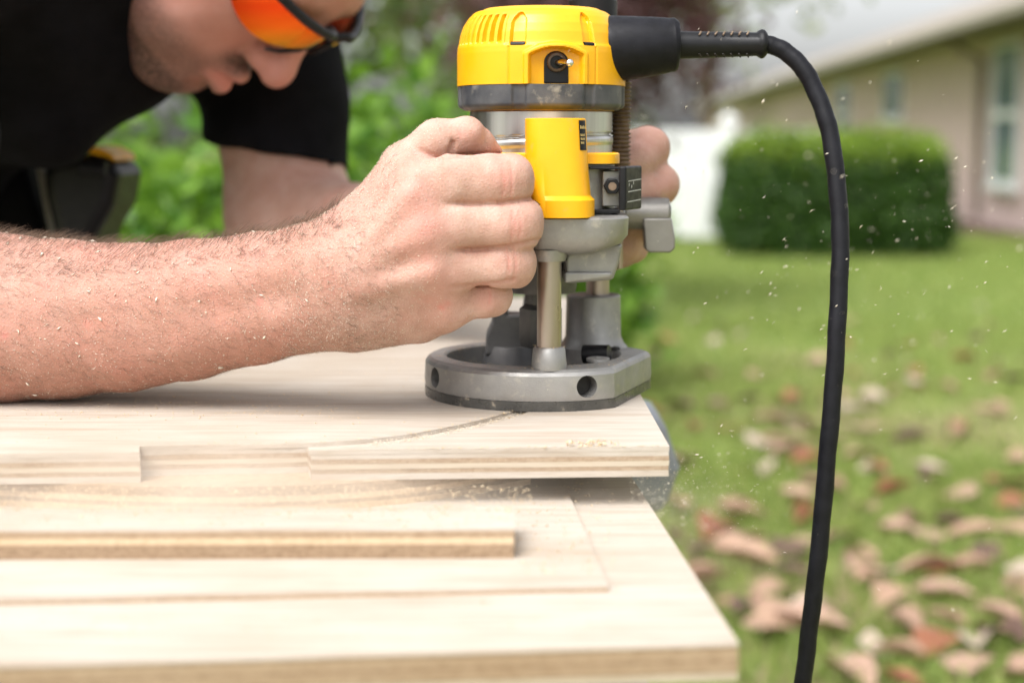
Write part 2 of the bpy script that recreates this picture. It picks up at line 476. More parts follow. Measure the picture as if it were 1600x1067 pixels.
def shrub(label, x, y, h, r, mat, nclump, nleaf, lsize, group=None, spread=0.09, aspect=0.5):
    t = empty('shrub', (x, y, 0)); tag(t, label, 'shrub', group)
    cc = ell_points((0, 0, h * 0.52), (r, r, h * 0.48), nclump, 0.4)
    mb = MB()
    for q in cc[::max(1, len(cc) // 14)]:
        mb.tube([(q[0] * .08, q[1] * .08, 0), (q[0] * .45, q[1] * .45, q[2] * .55), q], [0.014, 0.009, 0.004], 6)
    mb.build('stem', M['bark'], t)
    obj('crown', leaf_cloud('crown', cc, spread, nleaf, lsize, aspect), mat, t, 0)
    return t

# leafy shrubs behind the man
rng = np.random.default_rng(2024)
shr = [(-1.75, 4.7, 1.35, .55), (-1.05, 4.3, 1.10, .5), (-0.62, 4.0, 1.02, .45), (-0.35, 5.2, 1.22, .55), (0.02, 6.4, 1.15, .55)]
shl = ['bright green broad leaved shrub farthest out behind the man in black', 'bright green broad leaved shrub seen between chest and hanging sleeve',
       'low bright green shrub seen beneath the hanging black sleeve', 'tall bright green shrub rising beside the black sleeve', 'green leafy shrub behind the fist, next to plum leaved tree']
for (x, y, h, r), l in zip(shr, shl):
    shrub(l, x, y, h, r, M['shrub'], 90, 3400, 0.085, 'broad leaved shrubs behind the man', 0.09, 0.55)
shrub('low dark green shrub at foot of plum leaved tree', 0.35, 8.6, 0.62, .36, M['shrub'], 60, 2600, 0.06, None, 0.07)
tree('plum leaved small tree standing behind the router', 0.42, 9.5, 3.3, 1.05, M['plumleaf'], 95, 10500, 0.085, 1.12, None, 0.045, 0.17)
far = [(-4.6, 13, 6.5, 2.4, 'treeleaf', 'broad green tree farthest out behind the man in black', 1.0),
       (-2.3, 16, 7.5, 2.3, 'treeleaf', 'green tree showing between the man and the router', 1.0),
       (-0.6, 21, 8.0, 2.2, 'paleleaf', 'pale green airy tree just beyond the plum leaved tree', 1.6),
       (1.6, 26, 9.0, 2.4, 'paleleaf', 'pale airy tree rising behind the white fence', 2.4),
       (4.2, 34, 9.5, 2.9, 'paleleaf', 'pale tree rising over the far end of the house roof', 2.6),
       (-8.5, 20, 9.0, 3.2, 'treeleaf', 'large green tree beyond the broad leaved shrubs', 1.5),
       (0.6, 44, 9.0, 4.5, 'treeleaf', 'distant green tree closing the gap behind the white fence', 0.6)]
for (x, y, h, r, mt, l, z0) in far:
    tree(l, x, y, h, r, M[mt], 85, 3600 if mt == 'treeleaf' else 1500, 0.22 + y * 0.003, z0, 'trees beyond the lawn', 0.16, 0.42)

# ------------------------------------------------------------------ clipped hedge
hx0, hx1, hy0, hy1, hh = 2.0, 3.95, 13.6, 14.9, 1.0
hd = empty('hedge', ((hx0 + hx1) / 2, (hy0 + hy1) / 2, 0)); tag(hd, 'clipped dense boxwood hedge beside the brick house', 'hedge')
w2, d2 = (hx1 - hx0) / 2, (hy1 - hy0) / 2
MB().lathe([(0.35, 0), (0.8, 0.15), (0.86, 0.8), (0.7, 0.96)], 24).build('twig_core', M['hedgecore'], hd).scale = (w2 * 1.02, d2 * 1.02, 1.0)
n = 20000
q = rng.uniform(-1, 1, (n, 3)); ax = rng.integers(0, 5, n)
for i, (a, sgn) in enumerate(((0, 1), (0, -1), (1, -1), (1, 1), (2, 1))): q[ax == i, a] = sgn
e = (np.abs(q) ** 4.6).sum(1, keepdims=True) ** (1 / 4.6); q = q / e
bul = 1 + 0.07 * np.sin(q[:, :1] * 7 + q[:, 2:] * 3) * np.cos(q[:, 1:2] * 6)
pts = np.stack([q[:, 0] * w2, q[:, 1] * d2, hh * (0.5 + 0.5 * q[:, 2])], 1) * np.array([1, 1, 1]) * bul
hm = leaf_cloud('hedge_leaves', pts, 0.03, 26000, 0.055, 0.6)
obj('foliage', hm, M['hedge'], hd, 0)
M['hedgelit'] = leaf_mat('lit_boxwood_leaves', (0.16, 0.28, 0.02), (0.34, 0.46, 0.05), 0.4)  # paler leaf colour paints the overhead light on the hedge top
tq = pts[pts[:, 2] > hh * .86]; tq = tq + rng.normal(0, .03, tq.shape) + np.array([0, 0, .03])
obj('lit_top_leaves', leaf_cloud('lit_top_leaves', tq, (.03, .03, .045), 9000, 0.05, 0.55), M['hedgelit'], hd, 0)
eq = pts[rng.integers(0, len(pts), 60)] * np.array([1.02, 1.02, 1.03]); obj('stray_shoots', leaf_cloud('stray_shoots', eq, (.05, .05, .06), 2600, 0.05, 0.55), M['hedge'], hd, 0)

# ------------------------------------------------------------------ white fence
M['vinyl'] = mk('white_vinyl', (0.78, 0.79, 0.80), (0.84, 0.84, 0.84), 3, 0.4)
fe = empty('fence', (0.9, 15.9, 0)); tag(fe, 'white vinyl board fence between the hedge and the router', 'fence')
for x in (0.0, 1.32): MB().box(x - .065, x + .065, -.065, .065, 0, 1.24).lathe([(.10, 1.24), (.10, 1.26), (.06, 1.31), (.0, 1.34)], 4, x, 0).build('post', M['vinyl'], fe, 0)
bm_ = MB().box(0, .145, -.012, .012, .06, 1.16).mesh('board')
for k in range(14):
    if k == 8: continue
    o = obj('board', bm_ if k == 0 else bm_, M['vinyl'] if k == 0 else None, fe, 0); o.location = (.07 + k * .155 - (0.0 if k < 8 else .0), 0, 0)
for z in (.16, 1.0): MB().box(.0, 2.25, .014, .05, z, z + .09).build('rail', M['vinyl'], fe, 0)

# ------------------------------------------------------------------ brick house
def brick_mat():
    m, nt, bs = nodes_of('pale_pink_brick')
    vec = coords(nt, "Object")
    sp = nt.nodes.new("ShaderNodeSeparateXYZ"); nt.links.new(vec, sp.inputs[0])
    cb = nt.nodes.new("ShaderNodeCombineXYZ"); nt.links.new(sp.outputs[1], cb.inputs[0]); nt.links.new(sp.outputs[2], cb.inputs[1])
    br = N(nt, "ShaderNodeTexBrick", Scale=1.0)
    br.inputs["Brick Width"].default_value = .22; br.inputs["Row Height"].default_value = .075; br.inputs["Mortar Size"].default_value = .006
    br.inputs["Color1"].default_value = (.58, .42, .40, 1); br.inputs["Color2"].default_value = (.66, .505, .485, 1); br.inputs["Mortar"].default_value = (.5, .44, .40, 1)
    nt.links.new(cb.outputs[0], br.inputs[0])
    nt.links.new(mixc(nt, 0.35, br.outputs[0], ramp(nt, noise(nt, vec, 3, 4), [(.3, (.56, .41, .395)), (.7, (.68, .535, .515))])), bs.inputs["Base Color"])
    bs.inputs["Roughness"].default_value = .85
    return m
M['brick'] = brick_mat()
M['shingle'] = mk('roof_shingles', (.27, .235, .20), (.36, .32, .28), 6, .9, bmp=.6, bscale=30, bdist=.02)
M['trim'] = mk('beige_trim', (.36, .32, .27), (.42, .38, .32), 5, .6)
M['soffit'] = mk('brown_soffit', (.13, .105, .07), (.17, .14, .10), 5, .7)
M['winglass'] = mk('window_glass', (.10, .15, .17), (.16, .22, .24), 2, .08, spec=.8, rvar=.04)
M['winwhite'] = mk('white_window_frame', (.72, .73, .74), None, 4, .4)
hang = math.atan(0.049)
ho = empty('brick_house', (5.78, 15.7, 0), -hang); tag(ho, 'pale brick house with shingle roof and low eaves', 'house')
# local: y runs along the long wall away from the camera, x points into the house
wl = MB().box(0, 7, -1.2, 50, 0, 2.42)
wall = wl.build('wall', M['brick'], ho, 0)
rf = MB().add([(-.55, -1.7, 2.46), (-.55, 50.5, 2.46), (3.5, 50.5, 4.1), (3.5, -1.7, 4.1), (7.55, -1.7, 2.46), (7.55, 50.5, 2.46),
               (-.55, -1.7, 2.36), (-.55, 50.5, 2.36), (7.55, -1.7, 2.36), (7.55, 50.5, 2.36)],
              [(0, 1, 2, 3)[::-1], (3, 2, 5, 4)[::-1], (0, 1, 7, 6), (4, 8, 9, 5), (0, 3, 4, 8, 6), (1, 7, 9, 5, 2)])
roof = rf.build('roof', M['shingle'], ho, 0)
MB().box(-.54, 0.0, -1.69, 50.4, 2.37, 2.40).build('soffit', M['soffit'], ho, 0)
MB().box(-.66, -.552, -1.7, 50.5, 2.34, 2.47).build('gutter', M['trim'], ho, 30, .02)
MB().box(-.03, -.002, -1.2, 50, 2.30, 2.368).build('frieze_board', M['trim'], ho, 0)
MB().tube([(-.6, 3.95, 2.36), (-.3, 3.95, 2.2), (-.06, 3.95, 2.05), (-.06, 3.95, .1)], .045, 8).build('downpipe', M['soffit'], ho)
def window(y0, y1, z0, z1, rail=True):
    w = MB().box(-.03, -.004, y0, y1, z0, z1).build('window', M['winglass'], ho, 0)
    fr = MB()
    t = .07
    fr.box(-.06, -.002, y0 - t, y0, z0 - t, z1 + t).box(-.06, -.002, y1, y1 + t, z0 - t, z1 + t)
    fr.box(-.058, -.002, y0, y1, z1, z1 + t).box(-.058, -.002, y0, y1, z0 - t, z0)
    if rail: fr.box(-.062, -.002, y0, y1, (z0 + z1) / 2 - .05, (z0 + z1) / 2 + .05)
    fr.build('window_frame', M['winwhite'], w, 0)
    MB().box(-.10, -.002, y0 - .12, y1 + .12, z0 - .13, z0 - .072).build('window_sill', M['winwhite'], w, 0)
window(2.25, 3.35, .58, 2.14)
window(9.0, 10.4, 1.45, 2.10, False)
window(14.0, 15.4, 1.0, 2.1)
mulch = MB().box(5.1, 6.0, 14.8, 24, -.02, .012).build('mulch_bed', mk('mulch', (.06, .035, .022), (.13, .08, .055), 40, .95, bmp=1, bscale=60, bdist=.02), None, 0)
tag(mulch, kind='structure')

# ------------------------------------------------------------------ fallen leaves on the lawn
def fallen_leaf_mesh(curl, fold, bend):
    prof = [(0, .012), (.12, .16), (.3, .32), (.5, .36), (.7, .29), (.87, .15), (1, .01)]
    V = []; Fq = []
    for k, (t, w) in enumerate(prof):
        for j in range(5):
            s_ = (j - 2) / 2
            V.append(((t - .5), s_ * w * (1 - .25 * curl * s_ * s_), .05 + curl * .42 * w * s_ * s_ + fold * abs(s_) * w * .5 + bend * (t - .5) ** 2 + .02 * math.sin(9 * t + j)))
    for k in range(6):
        for j in range(4): Fq.append((k * 5 + j, k * 5 + j + 1, k * 5 + 6 + j, k * 5 + 5 + j))
    me = bpy.data.meshes.new('fallen_leaf'); me.from_pydata(V, [], Fq); me.update()
    me.polygons.foreach_set('use_smooth', [True] * len(me.polygons))
    return me
leafm = []
LC = [('tan', (.30, .18, .12), (.44, .29, .20)), ('pinkish beige', (.31, .19, .135), (.44, .295, .215)), ('reddish brown', (.20, .075, .035), (.31, .12, .06)), ('dark brown', (.07, .04, .03), (.15, .085, .06)), ('bleached', (.40, .30, .235), (.50, .40, .33))]
for i, (nm, c1, c2) in enumerate(LC):
    mt = mk('fallen_leaf_' + nm.replace(' ', '_'), c1, c2, 9, .6, bmp=.3, bscale=40, bdist=.01)
    vs = []
    for (cu, fo, be) in ((1.0, .3, .25), (-.5, .5, .6), (.3, .9, -.35), (1.6, 0, .1)):
        me = fallen_leaf_mesh(cu, fo, be); me.materials.append(mt); vs.append(me)
    leafm.append(vs)
spots = [(1160, 880, 125, 0), (1120, 832, 95, 2), (1255, 815, 80, 2), (1390, 935, 75, 0), (1412, 985, 95, 1), (1268, 985, 125, 1), (1450, 842, 60, 1), (1522, 840, 80, 0),
         (1512, 1045, 75, 1), (1405, 1028, 85, 0), (1325, 1060, 110, 1), (1442, 897, 80, 0), (1482, 897, 60, 2), (1565, 1000, 100, 3), (1452, 738, 55, 4), (1448, 755, 60, 3),
         (1235, 715, 95, 1), (1195, 700, 75, 4), (1345, 672, 100, 1), (1422, 692, 60, 3), (1502, 682, 60, 0), (1210, 662, 50, 1), (1285, 622, 34, 2), (1120, 640, 50, 1), (1082, 672, 60, 2),
         (1068, 715, 50, 1), (1150, 800, 60, 0), (1590, 722, 50, 0), (1572, 762, 95, 2), (1240, 622, 40, 2), (1330, 640, 60, 4), (1290, 690, 60, 1), (1185, 735, 60, 4), (1540, 870, 60, 3),
         (1455, 1000, 50, 4), (1360, 905, 60, 0), (1100, 905, 70, 0), (1235, 900, 60, 3), (1590, 830, 60, 0), (1130, 950, 60, 0), (1060, 640, 50, 3), (1100, 590, 40, 0), (1180, 590, 34, 0),
         (1420, 570, 26, 4), (1532, 482, 20, 4), (1556, 570, 24, 4), (1465, 535, 22, 1), (1085, 500, 20, 4), (1390, 615, 30, 0), (1480, 610, 34, 0), (1560, 640, 40, 1), (1330, 585, 26, 2)]
def put_leaf(x, y, L, ci):
    o = bpy.data.objects.new('fallen_leaf', random.choice(leafm[ci])); COL.objects.link(o)
    o.location = (x, y, .026); o.scale = (L, L * random.uniform(.8, 1.05), L * random.uniform(.7, 1.1))
    o.rotation_euler = (random.uniform(-.25, .25), random.uniform(-.2, .2), random.uniform(0, 6.28))
    tag(o, '%s fallen leaf lying on the lawn grass' % LC[ci][0], 'leaf', 'fallen leaves on the lawn')
for (px, py, spx, ci) in spots:
    p = PZ(px, py, .02); L = min(.17, max(.09, RP(spx, p) * 1.15)); put_leaf(p[0], p[1], L, ci)
for _ in range(105):
    px, py = random.uniform(1000, 1640), 500 + 580 * random.random() ** 1.15
    p = PZ(px, py, .02); put_leaf(p[0], p[1], random.uniform(.09, .16), random.choice([0, 0, 1, 1, 2, 3, 4]))

# ================================================================== plywood boards
ZD = CAMZ - 0.163
def ply_mat(name, c1, c2, stretch, scale=26, dark=None, pores=None):
    m, nt, bs = nodes_of(name)
    vec = coords(nt, "Object", stretch)
    n1 = noise(nt, vec, scale, 6, .6)
    c = ramp(nt, n1, [(.28, c1), (.55, c2), (.75, tuple(min(1, x * 1.04) for x in c2))])
    if dark:
        w = ramp(nt, noise(nt, coords(nt, "Object", (stretch[0], stretch[1], 1)), scale * 6, 5, .7), [(.5, (0, 0, 0)), (.75, (1, 1, 1))])
        c = mixc(nt, w, c, dark)
    if pores:
        w = ramp(nt, noise(nt, coords(nt, "Object", (1.6, 55, 55)), 24, 4, .6), [(.56, (0, 0, 0)), (.72, (.55, .55, .55))])
        c = mixc(nt, w, c, pores)
        w = ramp(nt, noise(nt, coords(nt, "Object", (.7, 7, 7)), 9, 5, .55), [(.5, (0, 0, 0)), (.68, (.34, .34, .34))])
        c = mixc(nt, w, c, (pores[0] * 1.12, pores[1] * 1.0, pores[2] * .9))
    blot = ramp(nt, noise(nt, coords(nt, "Object"), 9, 4), [(.35, (.93, .90, .86)), (.6, (1, 1, 1))])
    nt.links.new(mixc(nt, 1.0, c, blot, 'MULTIPLY'), bs.inputs["Base Color"])
    bs.inputs["Roughness"].default_value = .62
    bs.inputs["Specular IOR Level"].default_value = .3
    bump(nt, bs, n1, .35, .0006)
    return m
M['veneer'] = ply_mat('pale_face_veneer', (.435, .372, .302), (.515, .462, .40), (1, 14, 14), 16, pores=(.29, .225, .16))
M['coreply'] = ply_mat('light_core_ply', (.44, .37, .28), (.52, .445, .35), (1, 6, 14), 30)
M['crossply'] = ply_mat('tan_cross_ply', (.29, .20, .125), (.43, .32, .215), (3, 3, 18), 60, (.30, .19, .11))
M['paleply'] = ply_mat('pale_cross_ply', (.30, .215, .145), (.41, .315, .225), (3, 3, 18), 60, (.27, .18, .11))
M['brownply'] = ply_mat('brown_cross_ply', (.20, .13, .075), (.36, .255, .165), (3, 3, 22), 60, (.15, .09, .05))
M['dustyply'] = ply_mat('dusty_cross_ply', (.50, .36, .23), (.64, .49, .33), (3, 3, 14), 60, (.40, .27, .16))
def board(label, poly, ztop, layers, cuts=None, jit=.0004, group='plywood sheets stacked on the sawhorses'):
    """layers: (thickness, material) from the top down; poly: ccw in world x,y"""
    c = np.mean(poly, 0)
    b = empty('plywood_board', (c[0], c[1], ztop - sum(t for t, _ in layers))); tag(b, label, 'board', group)
    z = sum(t for t, _ in layers)
    for i, (t, m) in enumerate(layers):
        pl = cuts[i] if cuts else poly
        pl = np.asarray(pl) - c
        r = np.linalg.norm(pl, axis=1, keepdims=True)
        pl = pl * (1 - (random.uniform(0, jit) if i else 0) / r)
        mb = MB().prism([tuple(p) for p in pl], z - t, z - (.00004 if i else 0))
        mb.build('ply', m, b, 0); z -= t
    return b
V_, C_, X_ = M['veneer'], M['coreply'], M['crossply']
def xy(px, py, z): return PZ(px, py, z)[:2]
tD = .0165
# top board: slot cut by the router leaves through the front edge
fr_r = xy(1046, 697, ZD); bk_r = xy(1000, 615, ZD); dr = (bk_r - fr_r) / np.linalg.norm(bk_r - fr_r)
fr_l0 = xy(0, 708.5, ZD); fdir = (fr_l0 - fr_r) / np.linalg.norm(fr_l0 - fr_r)
fr_l = fr_r + fdir * .60
back_r, back_l = fr_r + dr * .80, fr_l + dr * .80
in_px = [(218, 697), (300, 695), (400, 694), (480, 692), (560, 687), (640, 678), (710, 665), (770, 651), (812, 638), (836, 624)]
out_px = [(850, 629), (831, 641), (797, 653), (732, 671), (662, 685.5), (600, 694.5), (540, 699.5)]
slot_in = [xy(a, b, ZD) for a, b in in_px]; slot_out = [xy(a, b, ZD) for a, b in out_px]
def on_front(px): 
    t = (px - 1046) / (0 - 1046.0); a = xy(1046 + t * (0 - 1046), 697 + t * 11.5, ZD); return a
slot_in_s = [tuple(p) for p in spline(slot_in, 28)]; slot_out_s = [tuple(p) for p in spline(slot_out, 16)]
polyD_cut = [tuple(fr_l), tuple(on_front(218))] + slot_in_s + slot_out_s + [tuple(on_front(482)), tuple(fr_r), tuple(back_r), tuple(back_l)]
recess = [tuple(p) for p in spline(slot_in[:4], 12)]
polyD_low = [tuple(fr_l), tuple(on_front(218))] + recess + [tuple(on_front(486)), tuple(fr_r), tuple(back_r), tuple(back_l)]
P_ = M['paleply']
layD = [(.0024, V_), (.0028, V_), (.0027, P_), (.0028, C_), (.0024, P_), (.0034, V_)]
boardD = board('pale plywood board under the router with a curved routed slot', polyD_cut, ZD, layD, [polyD_cut] + [polyD_low] * 5)
zC = ZD - tD
tC = .0138
# strip under the top board
cf0, cf1 = xy(0, 829, zC), xy(804, 827, zC)
cd = np.array([0.0, 1.0]); cw = float((xy(400, 793, zC) - xy(400, 828, zC))[1])
polyC = [tuple(cf1 + (cf0 - cf1) * 1.7), tuple(cf1), tuple(cf1 + cd * cw), tuple(cf1 + (cf0 - cf1) * 1.7 + cd * cw)]
layC = [(.0006, V_), (.0022, X_), (.0008, M['brownply']), (.0034, M['dustyply']), (.0068, M['brownply'])]
boardC = board('narrow dusty plywood strip lying on the thin sheet in front of the slotted board', polyC, zC, layC)
ecv = [xy(a, b, zC - tC) for a, b in ((-260, 760), (-120, 778), (0, 789), (150, 797), (300, 801), (450, 799), (600, 790), (720, 775), (830, 756))]
polyE = [tuple(p) for p in spline(ecv, 40)]
polyE = polyE + [(polyE[-1][0], 1.10), (polyE[0][0], 1.10)]
board('curved plywood offcut wedged beneath the front of the slotted board', polyE, zC, [(.0032, X_), (.0022, X_), (.0030, M['dustyply']), (.0022, X_), (.0032, M['dustyply'])])
polyC2 = [(-.52, 1.38), (.03, 1.38), (.03, 1.56), (-.52, 1.56)]
board('plywood spacer strip under the far side of the slotted board', polyC2, zC, layC)
zB = zC - tC; tB = .0026
zA = zB - tB; tA = .0150
a_fr, a_br = xy(1155, 1005, zA), xy(990, 750, zA)
a_fl = xy(0, 1040, zA)
ar = (a_br - a_fr) / np.linalg.norm(a_br - a_fr); af = (a_fl - a_fr) / np.linalg.norm(a_fl - a_fr)
b_fr, b_br, b_fl = xy(952, 915, zB), xy(892, 790, zB), xy(0, 936, zB)
br_ = ar; bf_ = (b_fl - b_fr) / np.linalg.norm(b_fl - b_fr)
polyB = [tuple(b_fr + bf_ * .52), tuple(b_fr), tuple(b_fr + br_ * .86), tuple(b_fr + br_ * .86 + bf_ * .52)]
board('thin veneer sheet lying on the bottom board', polyB, zB, [(.0009, V_), (tB - .0009, X_)])
polyA = [tuple(a_fr + af * .60), tuple(a_fr), tuple(a_fr + ar * 1.04), tuple(a_fr + ar * 1.04 + af * .60)]
layA = [(.0010, V_), (.0010, M['brownply']), (.0040, X_), (.0018, M['brownply']), (.0032, X_), (.0010, M['brownply']), (.0030, C_)]
boardA = board('wide plywood board at the bottom of the stack', polyA, zA, layA)
zTop = zA - tA                                         # top of the sawhorses

# ------------------------------------------------------------------ sawhorses
M['greyplas'] = mk('grey_sawhorse_plastic', (.20, .215, .24), (.26, .275, .30), 20, .5, bmp=.3, bscale=300)
M['yellowtrim'] = mk('yellow_sawhorse_trim', (.75, .45, .02), None, 20, .5)
def sawhorse(label, x, y0, y1):
    t = empty('sawhorse', (x, (y0 + y1) / 2, 0)); tag(t, label, 'sawhorse', 'sawhorses carrying the boards')
    h2 = (y1 - y0) / 2; zt = zTop
    MB().prism_y([(-.045, zt - .10), (.045, zt - .10), (.032, zt), (-.032, zt)], -h2, h2).build('beam', M['greyplas'], t, 0, .006)
    for sy in (-1, 1):
        if sy > 0: MB().prism_y([(-.10, zt - .088), (.10, zt - .088), (.113, zt - .05), (.098, zt - .006), (-.098, zt - .006), (-.113, zt - .05)], sy * (h2 - .05) - .05, sy * (h2 - .05) + .05).build('bracket', M['greyplas'], t, 0, .012)
        for sx in (-1, 1):
            MB().tube([(sx * .04, sy * (h2 - .05), zt - .12), (sx * .20, sy * (h2 + .06), .012)], [.026, .020], 8).build('leg', M['greyplas'], t)
            MB().box(sx * .20 - .035, sx * .20 + .035, sy * (h2 + .06) - .03, sy * (h2 + .06) + .03, 0, .03).build('foot', M['yellowtrim'], t, 0, .006)
    return t
sawhorse('grey sawhorse under the boards near the router', 0.022, .80, 1.30)
sawhorse('grey sawhorse under the boards on the side where the man stands', -.40, .80, 1.30)
# ================================================================== plunge router
RX, RY = 0.0186, 0.993
ro = empty('plunge_router', (RX, RY, ZD))
tag(ro, 'yellow and grey electric plunge router standing on the slotted plywood board', 'router')
def L(px, py, yl):
    p = P(px, py, RY + yl); return p[0] - RX, p[2] - ZD
def Lx(px, yl, py=300): return L(px, py, yl)[0]
def Lz(py, yl, px=850): return L(px, py, yl)[1]
def relief(rfun, z0, z1, nz, seg, name, mat, cap=True, parent=ro):
    """revolved skin with radius rfun(theta, t); theta 0 looks at the camera side (-y), positive towards +x"""
    th = np.linspace(-math.pi, math.pi, seg, endpoint=False); t = np.linspace(0, 1, nz)
    T, H = np.meshgrid(th, t, indexing='ij')
    R, Z = rfun(T, H)
    Z = z0 + (z1 - z0) * Z
    V = np.stack([R * np.sin(T), -R * np.cos(T), Z], -1).reshape(-1, 3)
    i, k = np.meshgrid(np.arange(seg), np.arange(nz - 1), indexing='ij')
    j = (i + 1) % seg
    Q = np.stack([i * nz + k, j * nz + k, j * nz + k + 1, i * nz + k + 1], -1).reshape(-1, 4)
    mb = MB(); mb.v = [tuple(v) for v in V.tolist()]; mb.f = [tuple(q) for q in Q.tolist()]
    if cap:
        mb.f.append(tuple(i * nz + nz - 1 for i in range(seg))); mb.f.append(tuple(i * nz for i in range(seg - 1, -1, -1)))
    return mb.build(name, mat, parent, 50)
def sst(e0, e1, x):
    u = np.clip((x - e0) / (e1 - e0), 0, 1); return u * u * (3 - 2 * u)
def band_(x, c, hw, soft): return 1 - sst(hw - soft, hw + soft, np.abs(x - c))
D2R = math.pi / 180

# --- base casting with flat on one side
def base_outline(R, seg=120, cham=0):
    pts = []
    n1 = np.array([77.5 , -27.5]); n1 = np.array([0.934, -0.357]); off = R * 0.842
    for i in range(seg):
        a = 2 * math.pi * i / seg; p = np.array([math.cos(a), math.sin(a)]) * R
        ov = p @ n1 - off
        if ov > 0: p = p - n1 * ov
        n2 = np.array([0.80, 0.60]); ov = p @ n2 - R * .95
        if ov > 0: p = p - n2 * ov
        pts.append((p[0], p[1]))
    return pts
RB = .075
bm_ = MB()
prof = [(RB, .0062), (RB + .0006, .010), (RB, .0215), (RB - .0012, .0236), (RB - .0035, .025)]
outl = [base_outline(r) for r, z in prof]; nseg = len(outl[0])
v = []; f = []
for (r, z), o_ in zip(prof, outl): v += [(x, y, z) for x, y in o_]
hc = (-.005, .004); hr = [(.0580, .025), (.0565, .0238), (.055, .010), (.055, .0062)]
for r, z in hr: v += [(hc[0] + r * math.cos(2 * math.pi * i / nseg), hc[1] + r * math.sin(2 * math.pi * i / nseg), z) for i in range(nseg)]
nr = len(prof) + len(hr)
for k in range(nr):
    k2 = (k + 1) % nr
    for i in range(nseg):
        j = (i + 1) % nseg; f.append((k * nseg + i, k * nseg + j, k2 * nseg + j, k2 * nseg + i))
base = bm_.add(v, f).build('base', M['cast'], ro, 22)
def hole_cut(theta_px, py, rad):
    # horizontal bore through the rim where the pixel's ray meets it
    x = None
    for yl in np.linspace(-.08, .02, 400):
        lx, lz = L(theta_px, py, yl)
        if math.hypot(lx, yl) < RB: x = (lx, yl, lz); break
    d = Vector((x[0], x[1], 0)).normalized(); c = Vector(x)
    return MB().tube([c + d * .01, c - d * .011], rad, 24), c, d
for (hx, hy, hr_) in ((917, 604, .0068), (680, 590, .0064)):
    cmb, c, d = hole_cut(hx, hy, hr_); cut(base, cmb)
    MB().tube([c - d * .0095, c - d * .0106], hr_ * .98, 24).build('bore_shade_disc', M['dark'], ro)  # dark disc paints the shade at the bottom of the bore
base.data.materials.clear(); base.data.materials.append(M['cast'])
base.data.polygons.foreach_set('use_smooth', [True] * len(base.data.polygons)); base.data.set_sharp_from_angle(angle=math.radians(22))
sub = MB(); so = base_outline(RB + .0004); si = [(.018 * math.cos(2 * math.pi * i / nseg), .018 * math.sin(2 * math.pi * i / nseg)) for i in range(nseg)]
v = [(x, y, z) for z in (.0002, .006) for x, y in so] + [(x, y, z) for z in (.006, .0002) for x, y in si]
f = [(k * nseg + i, k * nseg + (i + 1) % nseg, ((k + 1) % 4) * nseg + (i + 1) % nseg, ((k + 1) % 4) * nseg + i) for k in range(4) for i in range(nseg)]
sub.add(v, f).build('sub_base', M['subbase'], ro, 35)
# screws, bosses on the base
for (sx, sy, rr) in ((.036, -.028, .0075), (.050, .022, .0035)):
    MB().lathe([(rr, .0245), (rr, .0262), (rr * .8, .0268)], 24, sx, sy).lathe([(rr * .3, .0266), (rr * .3, .0272)], 6, sx, sy).build('screw', M['cast'] if rr > .005 else M['dark'], ro)
MB().tube([(.028, -.008, .026), (.044, -.014, .0275)], [.0062, .0055], 14).build('clamp_screw', M['blackp'], ro)

# --- front plunge rod and foot
fx = Lx(858, -.062, 500)
MB().lathe([(.0074, .026), (.0074, .118)], 40, fx, -.0625).build('plunge_rod', M['rod'], ro)
MB().lathe([(.0106, .0246), (.0108, .0275), (.0098, .0372), (.0086, .0384), (.0076, .0384)], 40, fx, -.0625).build('rod_foot', M['cast'], ro)
# --- rear sleeve and rod
rx_ = Lx(927, .040, 500)
zs = Lz(462, .03)
MB().lathe([(.0235, .0063), (.0232, .0250), (.0208, .0275), (.0188, .032), (.0182, zs - .001), (.0172, zs)], 48, rx_, .040).build('rear_sleeve', M['cast'], ro)
MB().lathe([(.0078, zs - .002), (.0078, .125)], 32, Lx(934, .04, 450), .040).build('plunge_rod', M['rod'], ro)
# --- depth turret
yt = .040
tp = [L(a, b, yt) for a, b in ((758, 552), (760, 520), (769, 500), (769, 476), (792, 471), (793, 489), (816, 489), (819, 462), (850, 462), (850, 552))]
MB().prism_y(tp, yt - .012, yt + .012).build('depth_turret', M['castdark'], ro, 0, .0018, 3)
MB().lathe([(.021, .0062), (.019, .020), (.017, .026)], 40, Lx(800, yt, 540), yt).build('turret_base', M['castdark'], ro)
# --- spindle, collet and bit
MB().lathe([(.0225, .066), (.0235, .070), (.0235, .1)], 40).build('spindle_guard', M['castdark'], ro)
MB().lathe([(.0125, .030), (.0138, .034), (.0138, .055), (.0100, .058), (.0100, .068)], 6).build('collet_nut', M['castdark'], ro, 25)
MB().lathe([(.0023, -.012), (.0023, .012), (.0030, .014), (.0030, .032)], 20).build('router_bit', M['rod'], ro)

# --- carriage casting
def loft(secs, nphi=64, e=3.2):
    """secs: (z, xl, xr, yf, yb); superellipse rings"""
    rings = []
    for (z, xl, xr, yf, yb) in secs:
        ring = []
        for i in range(nphi):
            a = 2 * math.pi * i / nphi; c, s_ = math.cos(a), math.sin(a)
            cx = math.copysign(abs(c) ** (2 / e), c); sy = math.copysign(abs(s_) ** (2 / e), s_)
            ring.append(((xl + xr) / 2 + cx * (xr - xl) / 2, (yf + yb) / 2 + sy * (yb - yf) / 2, z))
        rings.append(ring)
    mb = MB(); v = [p for r in rings for p in r]; n = nphi
    f = [(k * n + i, k * n + (i + 1) % n, (k + 1) * n + (i + 1) % n, (k + 1) * n + i) for k in range(len(rings) - 1) for i in range(n)]
    f += [tuple(range(n - 1, -1, -1)), tuple((len(rings) - 1) * n + i for i in range(n))]
    return mb.add(v, f)
YF = -.078
